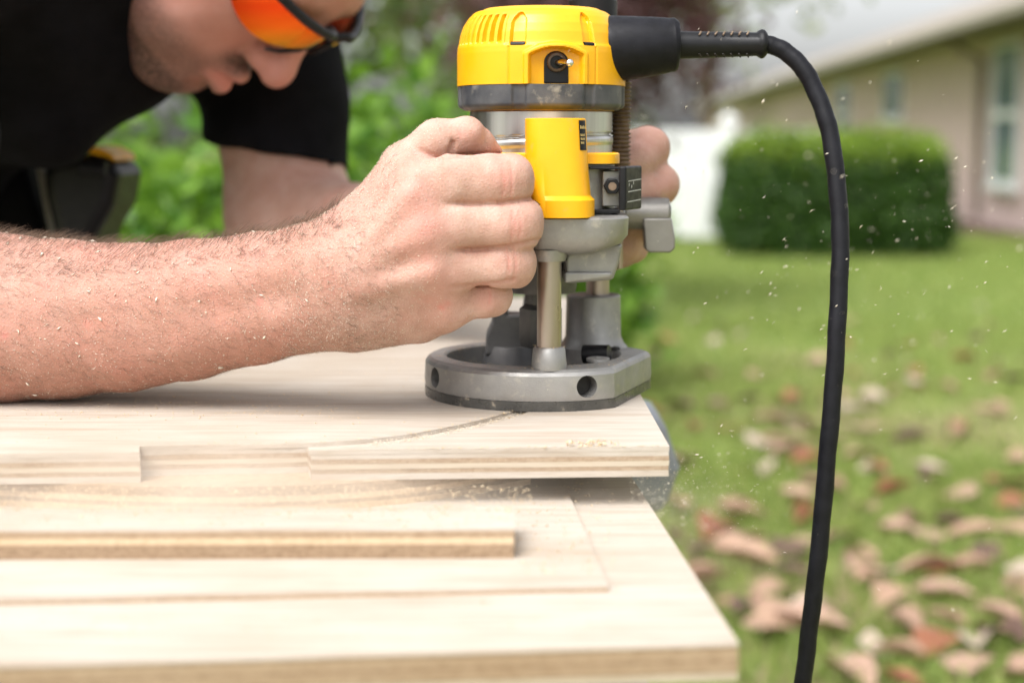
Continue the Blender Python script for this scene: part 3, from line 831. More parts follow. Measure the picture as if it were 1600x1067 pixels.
z1_, z2_, z3_ = Lz(339, YF), Lz(378, YF), Lz(398, YF)
xl_, xr_ = Lx(812, YF, 360), Lx(981, -.05, 360)
loft([(z3_ - .001, xl_ + .010, xr_ - .022, -.066, .03), (z3_ + .001, xl_ + .006, xr_ - .016, -.072, .034), (z2_ - .002, xl_ + .003, xr_ - .004, -.076, .036),
      (z2_ + .003, xl_ + .001, xr_, YF, .038), (z1_ - .0015, xl_, xr_ + .0005, YF, .04), (z1_, xl_ + .002, xr_ - .001, YF + .002, .038)], 96, 5.5).build('carriage', M['cast'], ro, 40)
MB().prism_y([L(a, b, -.045) for a, b in ((884, 442), (957, 436), (966, 410), (972, 380), (890, 380), (882, 405))], -.052, .03).build('carriage_block', M['cast'], ro, 0, .002, 3)
MB().prism_y([L(a, b, -.048) for a, b in ((881, 441), (955, 432), (955, 424), (881, 424))], -.0555, -.03).build('carriage_lip', M['cast'], ro, 0, .0012, 2)
MB().lathe([(.0098, Lz(409, -.07)), (.0104, Lz(405, -.07)), (.0112, z3_ + .002)], 40, fx, -.0625).build('rod_bush', M['cast'], ro)
# carriage body behind the yellow trim
zc0, zc1 = z1_ - .002, Lz(258, -.045)
loft([(zc0, -.040, Lx(962, -.03, 290), -.046, .045), (zc1, -.040, Lx(962, -.03, 290), -.046, .045)], 64, 5).build('carriage_body', M['cast'], ro, 40)
# yellow shoulder
zy0, zy1 = Lz(256, -.052), Lz(239, -.052)
loft([(zy0, -.046, Lx(970, -.04, 250), -.056, .05), (zy1 - .001, -.046, Lx(970, -.04, 250), -.056, .05), (zy1, -.045, Lx(970, -.04, 250) - .001, -.055, .049)], 64, 6).build('shoulder_trim', M['yellow'], ro, 40)
# yellow front column
ycf = -.083
cs = [(Lz(341, ycf), 831, 929, ycf), (Lz(314, ycf), 829, 929, ycf - .0002), (Lz(307, ycf), 826, 923, ycf + .003), (Lz(260, ycf), 821, 919, ycf + .004), (Lz(186, ycf), 820, 915, ycf + .005), (Lz(184.5, ycf), 822, 913, ycf + .0065)]
csec = [(z, Lx(a, -.06, 250), Lx(b, -.06, 250), yf, -.040) for z, a, b, yf in cs]
loft(csec, 72, 2.7).build('column_cover', M['yellow'], ro, 40)
def col_pt(a, z, off):
    for k in range(len(csec) - 1):
        A, B = csec[k], csec[k + 1]
        if A[0] <= z <= B[0]:
            u = (z - A[0]) / (B[0] - A[0]); _, xl, xr, yf, yb = [A[i] + (B[i] - A[i]) * u for i in range(5)]
            c, s_ = math.cos(a), math.sin(a); e = 2.7
            cx = math.copysign(abs(c) ** (2 / e), c); sy = math.copysign(abs(s_) ** (2 / e), s_)
            return ((xl + xr) / 2 + cx * ((xr - xl) / 2 + off), (yf + yb) / 2 + sy * ((yb - yf) / 2 + off), z)
def on_col(a0, a1, z0, z1, off, name, mat, parent=ro, n=6):
    v = []; 
    for i in range(n + 1):
        for z in (z0, z1): v.append(col_pt(a0 + (a1 - a0) * i / n, z, off))
    return MB().add(v, [(2 * i, 2 * i + 2, 2 * i + 3, 2 * i + 1) for i in range(n)]).build(name, mat, parent, 60)
za, zb_ = Lz(235, ycf + .01), Lz(188.5, ycf + .01)
A0, A1 = -50 * D2R, -24 * D2R
stk = on_col(A0, A1, za, zb_, .0003, 'warning_sticker', M['blackp'])
for (t0, t1, w) in ((.72, .83, .86), (.47, .555, .62), (.345, .425, .62), (.215, .30, .46)):
    for k in range(5):
        s0 = .10 + w * k / 5.0
        on_col(A0 + (A1 - A0) * s0, A0 + (A1 - A0) * (s0 + w * .135), za + (zb_ - za) * t0, za + (zb_ - za) * (t1 - (.03 if k % 2 else 0)), .00055, 'print_mark', M['print'], stk, 2)
p_ = L(846, 320, ycf)
MB().tube([(p_[0] - .0035, ycf + .008, p_[1]), (p_[0] + .0035, ycf + .0035, p_[1])], .0021, 10).build('lock_pin', M['blackp'], ro)

# --- motor can
zm0, zm1 = zc1 - .004, Lz(168, -.045)
def can_r(T, H):
    tt = T + .25
    g = band_(H, .54 + .05 * np.sin(tt), .022, .012) * .0016
    g2 = band_(H, .44 + .05 * np.sin(tt), .05, .03) * .0007
    return .0455 + 0 * T - g + g2 - .0006 * band_(H, .97, .02, .01), H
relief(can_r, zm0, zm1, 90, 220, 'motor_can', M['steel'])
MB().lathe([(.0466, zm1 - .0016), (.047, zm1 - .0008), (.047, zm1 + .001)], 120).build('seal_ring', mk('amber_seal', (.42, .24, .08), (.55, .33, .12), 60, .4), ro)
# --- charcoal band
zb0, zb1 = Lz(171, -.052), Lz(131.5, -.053)
def bnd_r(T, H):
    r = .0532 - .0018 * sst(.25, 0, H) - .0022 * sst(.12, 0, H)
    for c, hw in ((-16, 4.6), (33, 3.6), (75, 4), (-75, 4), (120, 4), (-120, 4), (165, 4)):
        r = r - .0016 * band_(T, c * D2R, hw * D2R, 1.0 * D2R) * sst(.02, .12, H)
    r = r + .0010 * band_(T, 8.5 * D2R, 19 * D2R, 1.5 * D2R)
    return r, H
relief(bnd_r, zb0, zb1, 26, 540, 'motor_band', M['charcoal'])
# --- yellow cap
zk0, zk1 = zb1 + .0002, Lz(11, -.043)
_t = [0, .42, .5, .56, .68, .80, .90, .955, .985, 1.0]; _r2 = [.0535, .0535, .0532, .0524, .0514, .0494, .0464, .0440, .0424, .0405]
def cap_r(T, H):
    r = np.interp(H, _t, _r2)
    up = sst(.50, .53, H)
    # vents
    vz = ((T > -86 * D2R) & (T < -26.5 * D2R)).astype(float) + ((T > 100 * D2R) & (T < 160 * D2R)).astype(float)
    slot = sst(-.15, .45, np.cos((T + 30 * D2R) * 360 / 6.6))
    r = r - .0034 * vz * slot * sst(.53, .56, H) * sst(.925, .88, H)
    r = r - .0006 * up * (1 - vz)
    # scooped flutes
    for c, hw in ((-17, 5.2), (33, 4.2)):
        top = .93 - .10 * (np.abs(T - c * D2R) / (hw * D2R)) ** 2
        m = band_(T, c * D2R, hw * D2R, .9 * D2R) * sst(.50, .51, H) * sst(top + .015, top - .02, H)
        r = r - .0030 * m
        r = r - .0007 * band_(T, (c - math.copysign(hw, -c) * 1.15) * D2R, .6 * D2R, .4 * D2R) * sst(.5, .48, H)
    # arched recess for the switch
    c, hw = 9.0 * D2R, 18.0 * D2R
    u = (T - c) / hw
    arch = .47 - .10 * u * u
    sur = band_(T, c, hw + 3.4 * D2R, .9 * D2R) * sst(arch + .085, arch + .05, H)
    ins = band_(T, c, hw - .4 * D2R, .6 * D2R) * sst(arch + .012, arch - .012, H)
    r = r + .0017 * sur
    r = r - .0085 * ins * (1 - .5 * np.abs(u) ** 3 * (np.abs(u) < 1))
    return r, H
relief(cap_r, zk0, zk1, 84, 720, 'motor_cap', M['yellow'])
MB().lathe([(.0405, zk1 - .0005), (.036, zk1 + .0016), (.02, zk1 + .0026)], 80).build('cap_top', M['yellow'], ro)
for c in (-17, 33):
    a = c * D2R; d = Vector((math.sin(a), -math.cos(a), 0)); sx = Vector((math.cos(a), math.sin(a), 0)); zz = zk0 + (zk1 - zk0) * .505
    hw = .0042 if c < 0 else .0034
    MB().tube([d * .0508 - sx * hw + Vector((0, 0, zz)), d * .0513 + Vector((0, 0, zz)), d * .0508 + sx * hw + Vector((0, 0, zz))], .0019, 10).build('cap_clip', M['blackp'], ro)
# switch plate and toggle
a = 10.2 * D2R; d = Vector((math.sin(a), -math.cos(a), 0)); sx = Vector((math.cos(a), math.sin(a), 0))
w = .0076; zb = zk0 + .0004; hgt = .0125
pl = [(-w, 0), (w, 0)] + [(w * math.cos(t), hgt + w * math.sin(t) * .9) for t in np.linspace(0, math.pi, 14)]
mb = MB(); n = len(pl)
fr_ = [tuple(d * .0475 + sx * x + Vector((0, 0, zb + z))) for x, z in pl]; bk_ = [tuple(d * .0435 + sx * x + Vector((0, 0, zb + z))) for x, z in pl]
mb.add(fr_ + bk_, [tuple(range(n)), tuple(range(2 * n - 1, n - 1, -1))] + [((i + 1) % n, i, n + i, n + (i + 1) % n) for i in range(n)])
sw = mb.build('switch_plate', M['blackp'], ro, 0, .0006)
cz = Vector((0, 0, zb + hgt))
ring = [d * .0478 + cz + sx * .0050 * math.cos(t) + Vector((0, 0, .0050 * math.sin(t))) for t in np.linspace(0, 2 * math.pi, 25)]
MB().tube(ring, .0011, 8, False).build('switch_ring', mk('bronze_ring', (.06, .04, .03), (.12, .08, .05), 100, .35, .6), sw)
tip = d * .0585 + cz + sx * .0058 + Vector((0, 0, -.0008))
MB().tube([d * .046 + cz, d * .053 + cz + sx * .003, tip - (tip - cz - d * .046) * .15], [.0022, .0017, .0014], 12).build('toggle', M['chrome'], sw)
bl = MB().lathe([(.00001, -.0026), (.0013, -.0022), (.0022, -.0013), (.0026, 0), (.0022, .0013), (.0013, .0022), (.00001, .0026)], 20).build('toggle_ball', M['chrome'], sw, 180)
bl.location = tip
# knob behind the cap
kx = Lx(928, .022, 10)
MB().lathe([(.0150, zk1 - .012), (.0156, zk1 - .010), (.0156, zk1 - .0045), (.0135, zk1 - .004), (.0135, zk1 - .001), (.0160, zk1), (.0160, zk1 + .010), (.014, zk1 + .012)], 48, kx, .034).build('height_knob', M['blackp'], ro)
# --- cord boot, strain relief, cord
def hx_(px, py, yl): x, z = L(px, py, yl); return (x, yl, z)
yb_ = -.012
k = FPX / (RY + yb_)
MB().tube([hx_(925, 77, yb_), hx_(951, 77, yb_), hx_(956, 77, yb_), hx_(1000, 74.5, yb_), hx_(1040, 71.5, yb_), hx_(1047, 71, yb_), hx_(1054, 70.5, yb_), hx_(1060, 70.5, yb_)],
          [46 / k, 50 / k, 50.5 / k, 47 / k, 42.5 / k, 41 / k, 41 / k, 36 / k], 48).build('cord_boot', M['rubber'], ro, 30, .0006)
sr = MB().tube([hx_(1050, 71, yb_), hx_(1120, 70.5, yb_), hx_(1182, 69.5, yb_), hx_(1186, 69.3, yb_), hx_(1190, 69.2, yb_), hx_(1194, 69.2, yb_), hx_(1198, 69.2, yb_)],
               [21.5 / k, 19.5 / k, 18 / k, 21 / k, 22.5 / k, 21.5 / k, 17 / k], 32).build('strain_relief', M['blackp'], ro, 40)
for i in range(7):
    for (py, yy) in ((57.5, -.0065), (84, -.0065)):
        a_ = hx_(1092 + i * 12.3, py, yb_); s_ = 1 if py < 70 else -1
        MB().tube([(a_[0] - .0007, yb_ - .0072, a_[2] + s_ * .0005), (a_[0] + .0007, yb_ - .0056, a_[2] + s_ * .0026)], .00055, 6).build('relief_slot', M['bellows'] if s_ > 0 else M['dark'], sr)
cord_px = [(1185, 69.5, yb_), (1205, 71, yb_), (1228, 82, -.014), (1253, 106, -.018), (1276, 146, -.022), (1294, 200, -.028), (1306, 270, -.034), (1312, 350, -.04), (1312, 430, -.045), (1307, 530, -.05),
           (1299, 640, -.052), (1289, 760, -.052), (1277, 880, -.05), (1266, 975, -.046), (1254, 1067, -.04), (1240, 1160, -.03)]
cpts = [np.array(hx_(a, b, c)) for a, b, c in cord_px]
end = cpts[-1]; g = -ZD + .0062
cpts += [np.array((end[0] - .03, end[1] + .02, end[2] - .15)), np.array((end[0] - .02, end[1] + .06, end[2] - .32)), np.array((end[0] + .04, end[1] + .12, g + .10)), np.array((end[0] + .16, end[1] + .2, g + .001)), np.array((end[0] + .5, end[1] + .3, g)), np.array((end[0] + 1.2, end[1] + .1, g))]
cq = spline(cpts, 190); ci = np.arange(190)
cq = cq + np.stack([np.sin(ci * .31) + np.sin(ci * .83 + 1), 0 * ci, np.sin(ci * .47)], 1) * .00016 * (ci > 8)[:, None]
MB().tube([tuple(p) for p in cq], list(13.7 / k + .00008 * np.sin(ci * .9) + .00006 * np.sin(ci * 2.3)), 20).build('power_cord', M['rubber'], ro, 180)
# --- bellows over the depth rod
bx, by = Lx(970, .012, 200), .012
zz0, zz1 = Lz(262, .0), Lz(122, .0); prof = []
nb = 21
for i in range(nb * 4 + 1):
    z = zz0 + (zz1 - zz0) * i / (nb * 4); prof.append((.0060 + .0010 * math.cos(i * math.pi / 2), z))
MB().lathe(prof, 32, bx, by).build('dust_bellows', M['bellows'], ro, 80)
MB().lathe([(.0022, .08), (.0022, zz1 + .004)], 12, bx, by).build('depth_rod', M['rod'], ro)
# --- depth scale block
yb0 = -.058
x0, x1 = Lx(972, yb0, 290), Lx(1004, yb0 + .02, 290)
zt0, zt1 = Lz(329, yb0), Lz(260, yb0)
blk = MB().add([(x0 - .0022, yb0, zt0), (x0 + .0022, yb0 - .001, zt0), (x1, yb0 + .024, zt0), (x1 - .004, yb0 + .028, zt0),
                (x0 - .0022, yb0, zt1), (x0 + .0022, yb0 - .001, zt1), (x1, yb0 + .024, zt1), (x1 - .004, yb0 + .028, zt1)],
               [(3, 2, 1, 0), (4, 5, 6, 7), (0, 1, 5, 4), (1, 2, 6, 5), (2, 3, 7, 6), (3, 0, 4, 7)]).build('depth_scale', M['blackp'], ro, 0, .0012, 3)
for i, (u0, u1, zf) in enumerate(((.12, .92, .66), (.12, .92, .42), (.08, .92, .19), (.15, .2, .56), (.3, .36, .52), (.42, .46, .60))):
    A = np.array([x0 + .0022, yb0 - .001]); B = np.array([x1, yb0 + .024]); nrm = np.array([B[1] - A[1], -(B[0] - A[0])]); nrm /= np.linalg.norm(nrm)
    z = zt0 + (zt1 - zt0) * zf; a_, b_ = A + (B - A) * u0 + nrm * .0003, A + (B - A) * u1 + nrm * .0003; hh_ = .00035 if i < 3 else .0009
    MB().add([(a_[0], a_[1], z - hh_), (b_[0], b_[1], z - hh_ + .0008), (b_[0], b_[1], z + hh_ + .0008), (a_[0], a_[1], z + hh_)], [(0, 1, 2, 3)]).build('scale_mark', M['printw'], blk, 0)
xp = Lx(926, yb0, 290)
for z, t in ((zt1 - .0012, .0014), (zt0 - .0008, .0022)):
    MB().box(xp - .002, x0 - .001, yb0 + .002, yb0 + .03, z - t / 2, z + t / 2).build('scale_bracket', M['blackp'], ro, 0, .0004)
MB().box(Lx(943, yb0, 290), x0 - .0005, yb0 + .010, yb0 + .022, zt0 + .002, zt1 - .003).build('scale_plate', M['cast'], ro, 0, .0006)
bcx, bcz = L(957, 291.5, yb0)
bolt = MB().tube([(bcx, yb0 + .012, bcz), (bcx, yb0 + .001, bcz)], .0052, 6).build('hex_bolt', M['blackp'], ro, 20, .0005)
MB().tube([(bcx, yb0 + .002, bcz), (bcx, yb0 + .0004, bcz)], .0025, 16).build('bolt_centre', M['bellows'], bolt)
# --- plunge lock lever
yl_ = .030
def lp(a, b, dy=0): x, z = L(a, b, yl_); return (x, yl_ + dy, z)
lv = MB().tube([lp(975, 333), lp(1042, 334), lp(1046, 334)], [25 / 2350, 25 / 2350, 22 / 2350], 28)
lv.prism_y([L(a, b, yl_) for a, b in ((1003, 340), (1006, 388), (1012, 393), (1045, 393), (1052, 386), (1052, 372), (1047, 340))], yl_ - .012, yl_ + .004)
lever = lv.build('lock_lever', M['castmid'], ro, 30, .001)
q = lp(1046.5, 331); MB().tube([q, (q[0] + .0006, q[1], q[2])], .0042, 20).build('lever_hole', M['dark'], lever)
MB().tube([lp(940, 335), lp(980, 334)], [.012, .010], 20).build('lever_shaft', M['cast'], ro)
# --- handles and their arms
zb3 = Lz(372, .062)
hlx, hly = Lx(722, -.040, 350), -.040
zt_, zb2 = Lz(244, hly), Lz(470, hly)
MB().lathe([(.010, zb2), (.0150, zb2 + .004), (.0165, zb2 + .02), (.0150, (zt_ + zb2) / 2), (.0165, zt_ - .018), (.0150, zt_ - .003), (.011, zt_)], 32, hlx, hly).build('handle', M['rubber'], ro, 50)
MB().tube([(hlx, hly, (zt_ + zb2) / 2), (-.035, -.02, (zt_ + zb2) / 2)], [.010, .013], 20).build('handle_arm', M['cast'], ro)
hrx, hry = Lx(970, .062, 300), .062
MB().lathe([(.010, zb3), (.0130, zb3 + .004), (.0140, zb3 + .02), (.0130, (zt_ + zb3) / 2), (.0140, zt_ - .018), (.0125, zt_ - .003), (.010, zt_)], 32, hrx, hry).build('handle', M['rubber'], ro, 50)
MB().tube([(hrx, hry, (zt_ + zb2) / 2), (.03, .03, (zt_ + zb2) / 2)], [.009, .012], 20).build('handle_arm', M['cast'], ro)
# ================================================================== the man
def skin_mat():
    m, nt, bs = nodes_of('skin')
    vec = coords(nt, "Object")
    at = nt.nodes.new("ShaderNodeAttribute"); at.attribute_name = 'tint'
    sp = nt.nodes.new("ShaderNodeSeparateColor"); nt.links.new(at.outputs["Color"], sp.inputs[0])
    c = ramp(nt, noise(nt, vec, 55, 5, .6), [(.3, (.46, .275, .21)), (.5, (.54, .35, .28)), (.7, (.61, .425, .355))])
    fine = ramp(nt, noise(nt, vec, 900, 3, .7), [(.3, (.90, .86, .84)), (.65, (1.0, 1.0, 1.0))])
    c = mixc(nt, 1.0, c, fine, 'MULTIPLY')
    c = mixc(nt, sp.outputs[1], c, (.36, .20, .135))            # tan, plus shade painted on the forearm's underside
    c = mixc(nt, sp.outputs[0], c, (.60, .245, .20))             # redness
    st = ramp(nt, noise(nt, vec, 650, 3, .8), [(.34, (0, 0, 0)), (.5, (1, 1, 1))])
    ml = nt.nodes.new("ShaderNodeMath"); ml.operation = 'MULTIPLY'
    nt.links.new(sp.outputs[2], ml.inputs[0]); nt.links.new(st, ml.inputs[1])
    c = mixc(nt, ml.outputs[0], c, (.075, .045, .035))              # stubble
    nt.links.new(c, bs.inputs["Base Color"])
    bs.inputs["Roughness"].default_value = .58
    bs.inputs["Specular IOR Level"].default_value = .32
    bs.inputs["Subsurface Weight"].default_value = .22
    bs.inputs["Subsurface Radius"].default_value = (.004, .0014, .0008)
    bs.inputs["Subsurface Scale"].default_value = 1.0
    vo = N(nt, "ShaderNodeTexVoronoi", Scale=520.0); vo.feature = 'DISTANCE_TO_EDGE'
    nt.links.new(vec, vo.inputs["Vector"])
    ad = nt.nodes.new("ShaderNodeMath"); ad.operation = 'ADD'
    nt.links.new(vo.outputs[0], ad.inputs[0]); nt.links.new(noise(nt, vec, 260, 4, .65), ad.inputs[1])
    bump(nt, bs, ad.outputs[0], .55, .0007)
    return m
M['skin'] = skin_mat()

def Q3(px, py, Y, rpx):
    p = P(px, py, Y); return p, RP(rpx, p)
body_parts = []                                     # (V, Q, tint)

# ------------------------------------------------------------------ right arm and fist
lo, hi = P(-230, 640, .86), P(880, 150, 1.06)
lo = np.array([-.46, .80, .86]); hi = np.array([.05, 1.06, 1.12])
VX = .00135
palm = Field(lo, hi, VX); fing = Field(lo, hi, VX)
def C(fld, A, B, k):
    (a, ra), (b, rb) = Q3(*A), Q3(*B); fld.cone(a, b, ra, rb, k)
ELB = (-190, 512, .985, 122); FA1 = (20, 494, .965, 127); FA2 = (200, 484, .95, 117); FA3 = (380, 463, .928, 101)
C(palm, ELB, (-60, 500, .968, 120), .01)
AR = [(-100, 366, 634, .972), (0, 367, 628, .964), (100, 376, 621, .957), (200, 382, 609, .949), (300, 376, 590, .938), (400, 366, 567, .925), (480, 354, 549, .912), (540, 345, 541, .904)]
for q0, q1 in zip(AR[:-1], AR[1:]):
    nd = []
    for (x, t, b, Y) in (q0, q1):
        H = (b - t) / 2; o = H * (.10 + .22 * min(1, max(0, x / 520))); nd.append(((x, (t + b) / 2 - o, Y, H - o), (x, (t + b) / 2 + o, Y + .002, H - o)))
    C(palm, nd[0][0], nd[1][0], .006); C(palm, nd[0][1], nd[1][1], .006)
C(palm, (545, 395, .902, 58), (648, 300, .888, 45), .018); C(palm, (540, 420, .899, 60), (664, 362, .883, 42), .018)
C(palm, (540, 450, .900, 58), (676, 424, .887, 40), .018); C(palm, (550, 478, .906, 52), (686, 476, .900, 41), .018)
C(palm, (600, 400, .915, 62), (690, 400, .915, 60), .02)
C(palm, (560, 485, .915, 46), (655, 490, .915, 44), .016)
# knuckles
for (x, y, Y, r) in ((650, 296, .879, 33), (666, 362, .8735, 33), (682, 428, .879, 29), (694, 478, .893, 26)):
    p, rr = Q3(x, y, Y, r); palm.ell(p, (rr, rr * .8, rr), .014)
# tendon lines on the back of the hand
for (a, b) in (((565, 400), (640, 305)), ((560, 425), (655, 366)), ((565, 452), (670, 428))):
    C(palm, (*a, .8740, 6), (*b, .868, 7), .012)
# thumb
C(palm, (596, 352, .915, 50), (634, 266, .908, 42), .022)
C(fing, (634, 264, .908, 41), (684, 224, .905, 33), .010); C(fing, (684, 224, .905, 32), (722, 214, .908, 29), .008)
C(fing, (727, 213, .909, 28), (750, 221, .913, 20), .003); C(fing, (750, 221, .913, 20), (779, 236, .918, 8), .005)
p, rr = Q3(735, 205, .903, 20); fing.ell(p, (rr, rr, rr), .006)
th = Field(lo, hi, VX)
# fingers: knuckle -> first joint -> wraps behind the handle
FG = [((655, 298, .890, 42), (705, 284, .8805, 39), (760, 282, .881, 37.5), (799, 285, .887, 38), (800, 285, .925, 33), (752, 284, .956, 29)),
      ((670, 360, .884, 40), (715, 350, .880, 37), (775, 349, .881, 36.5), (816, 351, .887, 37), (815, 352, .923, 33), (760, 352, .956, 29)),
      ((680, 424, .888, 36), (722, 416, .884, 32.5), (775, 413, .885, 31.5), (808, 412, .891, 32), (806, 414, .924, 29), (752, 414, .954, 26)),
      ((690, 476, .900, 34), (722, 471, .897, 29), (752, 466, .898, 27), (775, 461, .903, 26.5), (772, 463, .930, 24), (726, 463, .952, 22))]
for ch in FG:
    one = Field(lo, hi, VX)
    for A, B in zip(ch[:-1], ch[1:]):
        for dy in (-.24, .24): C(one, (A[0], A[1] + A[3] * dy, A[2], A[3] * .80), (B[0], B[1] + B[3] * dy, B[2], B[3] * .80), .004)
    x, y, Y, r = ch[3]; p, rr = Q3(x - 10, y, Y - .004, r * .86); one.ell(p, (rr * .9, rr * .92, rr * 1.08), .010)   # joint
    th.merge(one, .0004)
palm.merge(th, .0065)
palm.merge(fing, .0022)
# flexion fold below the thumb and the web
p, rr = Q3(706, 247, .876, 6); palm.cone(Q3(707, 224, .8955, 3)[0], Q3(705, 244, .895, 3)[0], .0012, .0022, .003, sub=True)
for A_, B_ in (((650, 234, .8885), (690, 249, .889)), ((690, 249, .889), (740, 241, .890))): palm.cone(P(*A_), P(*B_), .0014 if A_[0] < 660 else .0022, .0022, .004, sub=True)
V, Qd = palm.mesh(); V = smooth_mesh(V, Qd, 2, .4)
del palm, fing, th
nrm = vnormals(V, Qd)
def gauss(c, r): return np.exp(-((V - np.asarray(c)) ** 2).sum(1) / (2 * r * r))
def vnoise(V, s, seed):
    r = np.random.default_rng(seed); out = np.zeros(len(V))
    for i in range(7):
        k = r.normal(0, 1, 3) * s; out += np.sin(V @ k + r.uniform(0, 6.28)) * (0.6 if i > 3 else 1)
    return out / 4
disp = .0004 * vnoise(V, 55, 3) + .00035 * vnoise(V, 150, 4) + .00018 * vnoise(V, 420, 5)
# creases over the finger joints and the wrist
tintR = np.zeros(len(V)); tintG = np.zeros(len(V)); tintB = np.zeros(len(V))
def to_px(V):
    d = V - CAMP; z = d @ _f; return 800 + FPX * (d @ _r) / z, 533.5 - FPX * (d @ _u) / z
PXX, PYY = to_px(V)
front = sst(.25, -.15, nrm[:, 1])
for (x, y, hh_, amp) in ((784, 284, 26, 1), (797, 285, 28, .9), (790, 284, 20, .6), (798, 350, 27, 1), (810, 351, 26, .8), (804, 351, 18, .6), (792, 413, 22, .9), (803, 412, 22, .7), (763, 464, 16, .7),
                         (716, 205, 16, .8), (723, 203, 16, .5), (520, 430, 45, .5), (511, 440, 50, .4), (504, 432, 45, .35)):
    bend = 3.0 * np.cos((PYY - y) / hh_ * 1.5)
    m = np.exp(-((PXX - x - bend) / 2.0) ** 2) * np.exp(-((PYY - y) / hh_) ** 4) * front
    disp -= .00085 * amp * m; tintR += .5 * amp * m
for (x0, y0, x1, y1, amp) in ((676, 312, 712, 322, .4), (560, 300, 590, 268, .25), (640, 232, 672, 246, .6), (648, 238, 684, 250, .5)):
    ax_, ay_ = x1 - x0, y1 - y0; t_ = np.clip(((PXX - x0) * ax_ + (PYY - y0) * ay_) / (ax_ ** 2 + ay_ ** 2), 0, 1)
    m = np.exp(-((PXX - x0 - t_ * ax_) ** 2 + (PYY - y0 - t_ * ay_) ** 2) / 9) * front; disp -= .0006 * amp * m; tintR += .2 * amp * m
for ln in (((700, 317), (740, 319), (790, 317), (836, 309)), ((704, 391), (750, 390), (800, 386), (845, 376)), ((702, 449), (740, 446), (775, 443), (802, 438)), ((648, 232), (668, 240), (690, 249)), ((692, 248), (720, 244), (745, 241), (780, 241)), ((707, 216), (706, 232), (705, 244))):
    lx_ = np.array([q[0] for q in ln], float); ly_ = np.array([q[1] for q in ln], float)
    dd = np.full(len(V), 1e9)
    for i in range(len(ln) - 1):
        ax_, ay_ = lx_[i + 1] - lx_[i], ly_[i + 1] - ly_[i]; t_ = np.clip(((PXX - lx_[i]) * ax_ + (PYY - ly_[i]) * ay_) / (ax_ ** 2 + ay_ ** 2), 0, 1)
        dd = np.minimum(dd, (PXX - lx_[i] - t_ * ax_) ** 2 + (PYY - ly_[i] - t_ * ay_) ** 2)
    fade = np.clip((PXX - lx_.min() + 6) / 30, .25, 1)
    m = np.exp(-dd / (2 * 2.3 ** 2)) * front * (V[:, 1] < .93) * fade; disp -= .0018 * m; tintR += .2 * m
V = V + nrm * disp[:, None]
for (x, y, r, a) in ((650, 300, 26, .38), (668, 366, 26, .33), (684, 430, 22, .28), (692, 480, 20, .30), (790, 285, 20, .22), (806, 352, 20, .22), (798, 412, 18, .25), (735, 215, 18, .22), (765, 465, 16, .3), (775, 240, 10, .35),
                     (620, 340, 50, .12), (600, 420, 60, .12), (560, 300, 40, .10)):
    tintR += a * np.exp(-((PXX - x) ** 2 + (PYY - y) ** 2) / (2 * r * r)) * front
for (x, y, r, a) in ((690, 481, 3.5, .6), (700, 474, 3, .4), (406, 472, 3.5, .8), (72, 449, 4, .6), (8, 524, 4, .7), (135, 505, 5, .4), (310, 435, 12, .15), (318, 430, 6, .2), (660, 345, 14, .3)):
    tintR += a * np.exp(-((PXX - x) ** 2 + (PYY - y) ** 2) / (2 * r * r)) * front
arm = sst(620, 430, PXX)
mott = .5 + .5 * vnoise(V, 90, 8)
tintG += arm * (.40 + .46 * sst(.15, -.55, nrm[:, 2]) + .22 * np.clip(mott, 0, 1)) + .10 * np.clip(mott, 0, 1) * (1 - arm)  # forearm tan, deepened on downward faces to paint underside shade
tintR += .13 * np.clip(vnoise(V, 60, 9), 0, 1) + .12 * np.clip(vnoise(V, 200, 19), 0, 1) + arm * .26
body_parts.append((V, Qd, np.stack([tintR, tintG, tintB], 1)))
ARM_V, ARM_N, ARM_PX, ARM_PY = V, nrm, PXX, PYY

# ------------------------------------------------------------------ left arm and hand
lf = Field((-.40, .98, .82), (.18, 1.60, 1.24), .0024)
SHL, EL_L = P(415, 10, 1.46), P(452, 352, 1.40)
lf.cone(SHL, EL_L, RP(102, SHL), RP(92, EL_L), .03)
WR_L, KN_L = P(905, 345, 1.105), P(965, 320, 1.085)
MID_L = P(640, 372, 1.28)
lf.cone(EL_L, MID_L, RP(78, EL_L), RP(78, MID_L), .035).cone(MID_L, WR_L, RP(74, MID_L), RP(52, WR_L), .03)
lf.cone(WR_L, KN_L, .026, .030, .02).cone(P(950, 290, 1.088), P(958, 380, 1.083), .020, .018, .02)
LF = [((955, 262, 1.085, 34), (1000, 238, 1.072, 35), (1013, 232, 1.058, 33), (996, 252, 1.040, 29), (975, 262, 1.032, 24)),
      ((965, 305, 1.085, 32), (1015, 292, 1.070, 31), (1030, 289, 1.056, 31), (1008, 300, 1.037, 27), (985, 305, 1.030, 23)),
      ((960, 350, 1.085, 30), (1000, 345, 1.075, 29), (1015, 345, 1.060, 28), (1000, 350, 1.046, 25), (978, 352, 1.040, 22)),
      ((952, 390, 1.083, 27), (975, 386, 1.074, 27), (987, 384, 1.060, 27), (974, 385, 1.046, 24), (958, 385, 1.040, 20))]
for ch in LF:
    for A, B in zip(ch[:-1], ch[1:]):
        (a, ra), (b, rb) = Q3(*A), Q3(*B); lf.cone(a, b, ra, rb, .004)
V, Qd = lf.mesh(); V = smooth_mesh(V, Qd, 3, .5); nrm = vnormals(V, Qd); PXX, PYY = to_px(V)
V = V + nrm * (.001 * vnoise(V, 45, 13) + .0004 * vnoise(V, 160, 14))[:, None]
for (x, y, hh_) in ((500, 332, 30),):
    pass
tt = np.zeros((len(V), 3)); tt[:, 0] = .10 + .15 * np.clip(vnoise(V, 50, 15), 0, 1); tt[:, 1] = .12 + .15 * np.clip(vnoise(V, 40, 16), 0, 1)
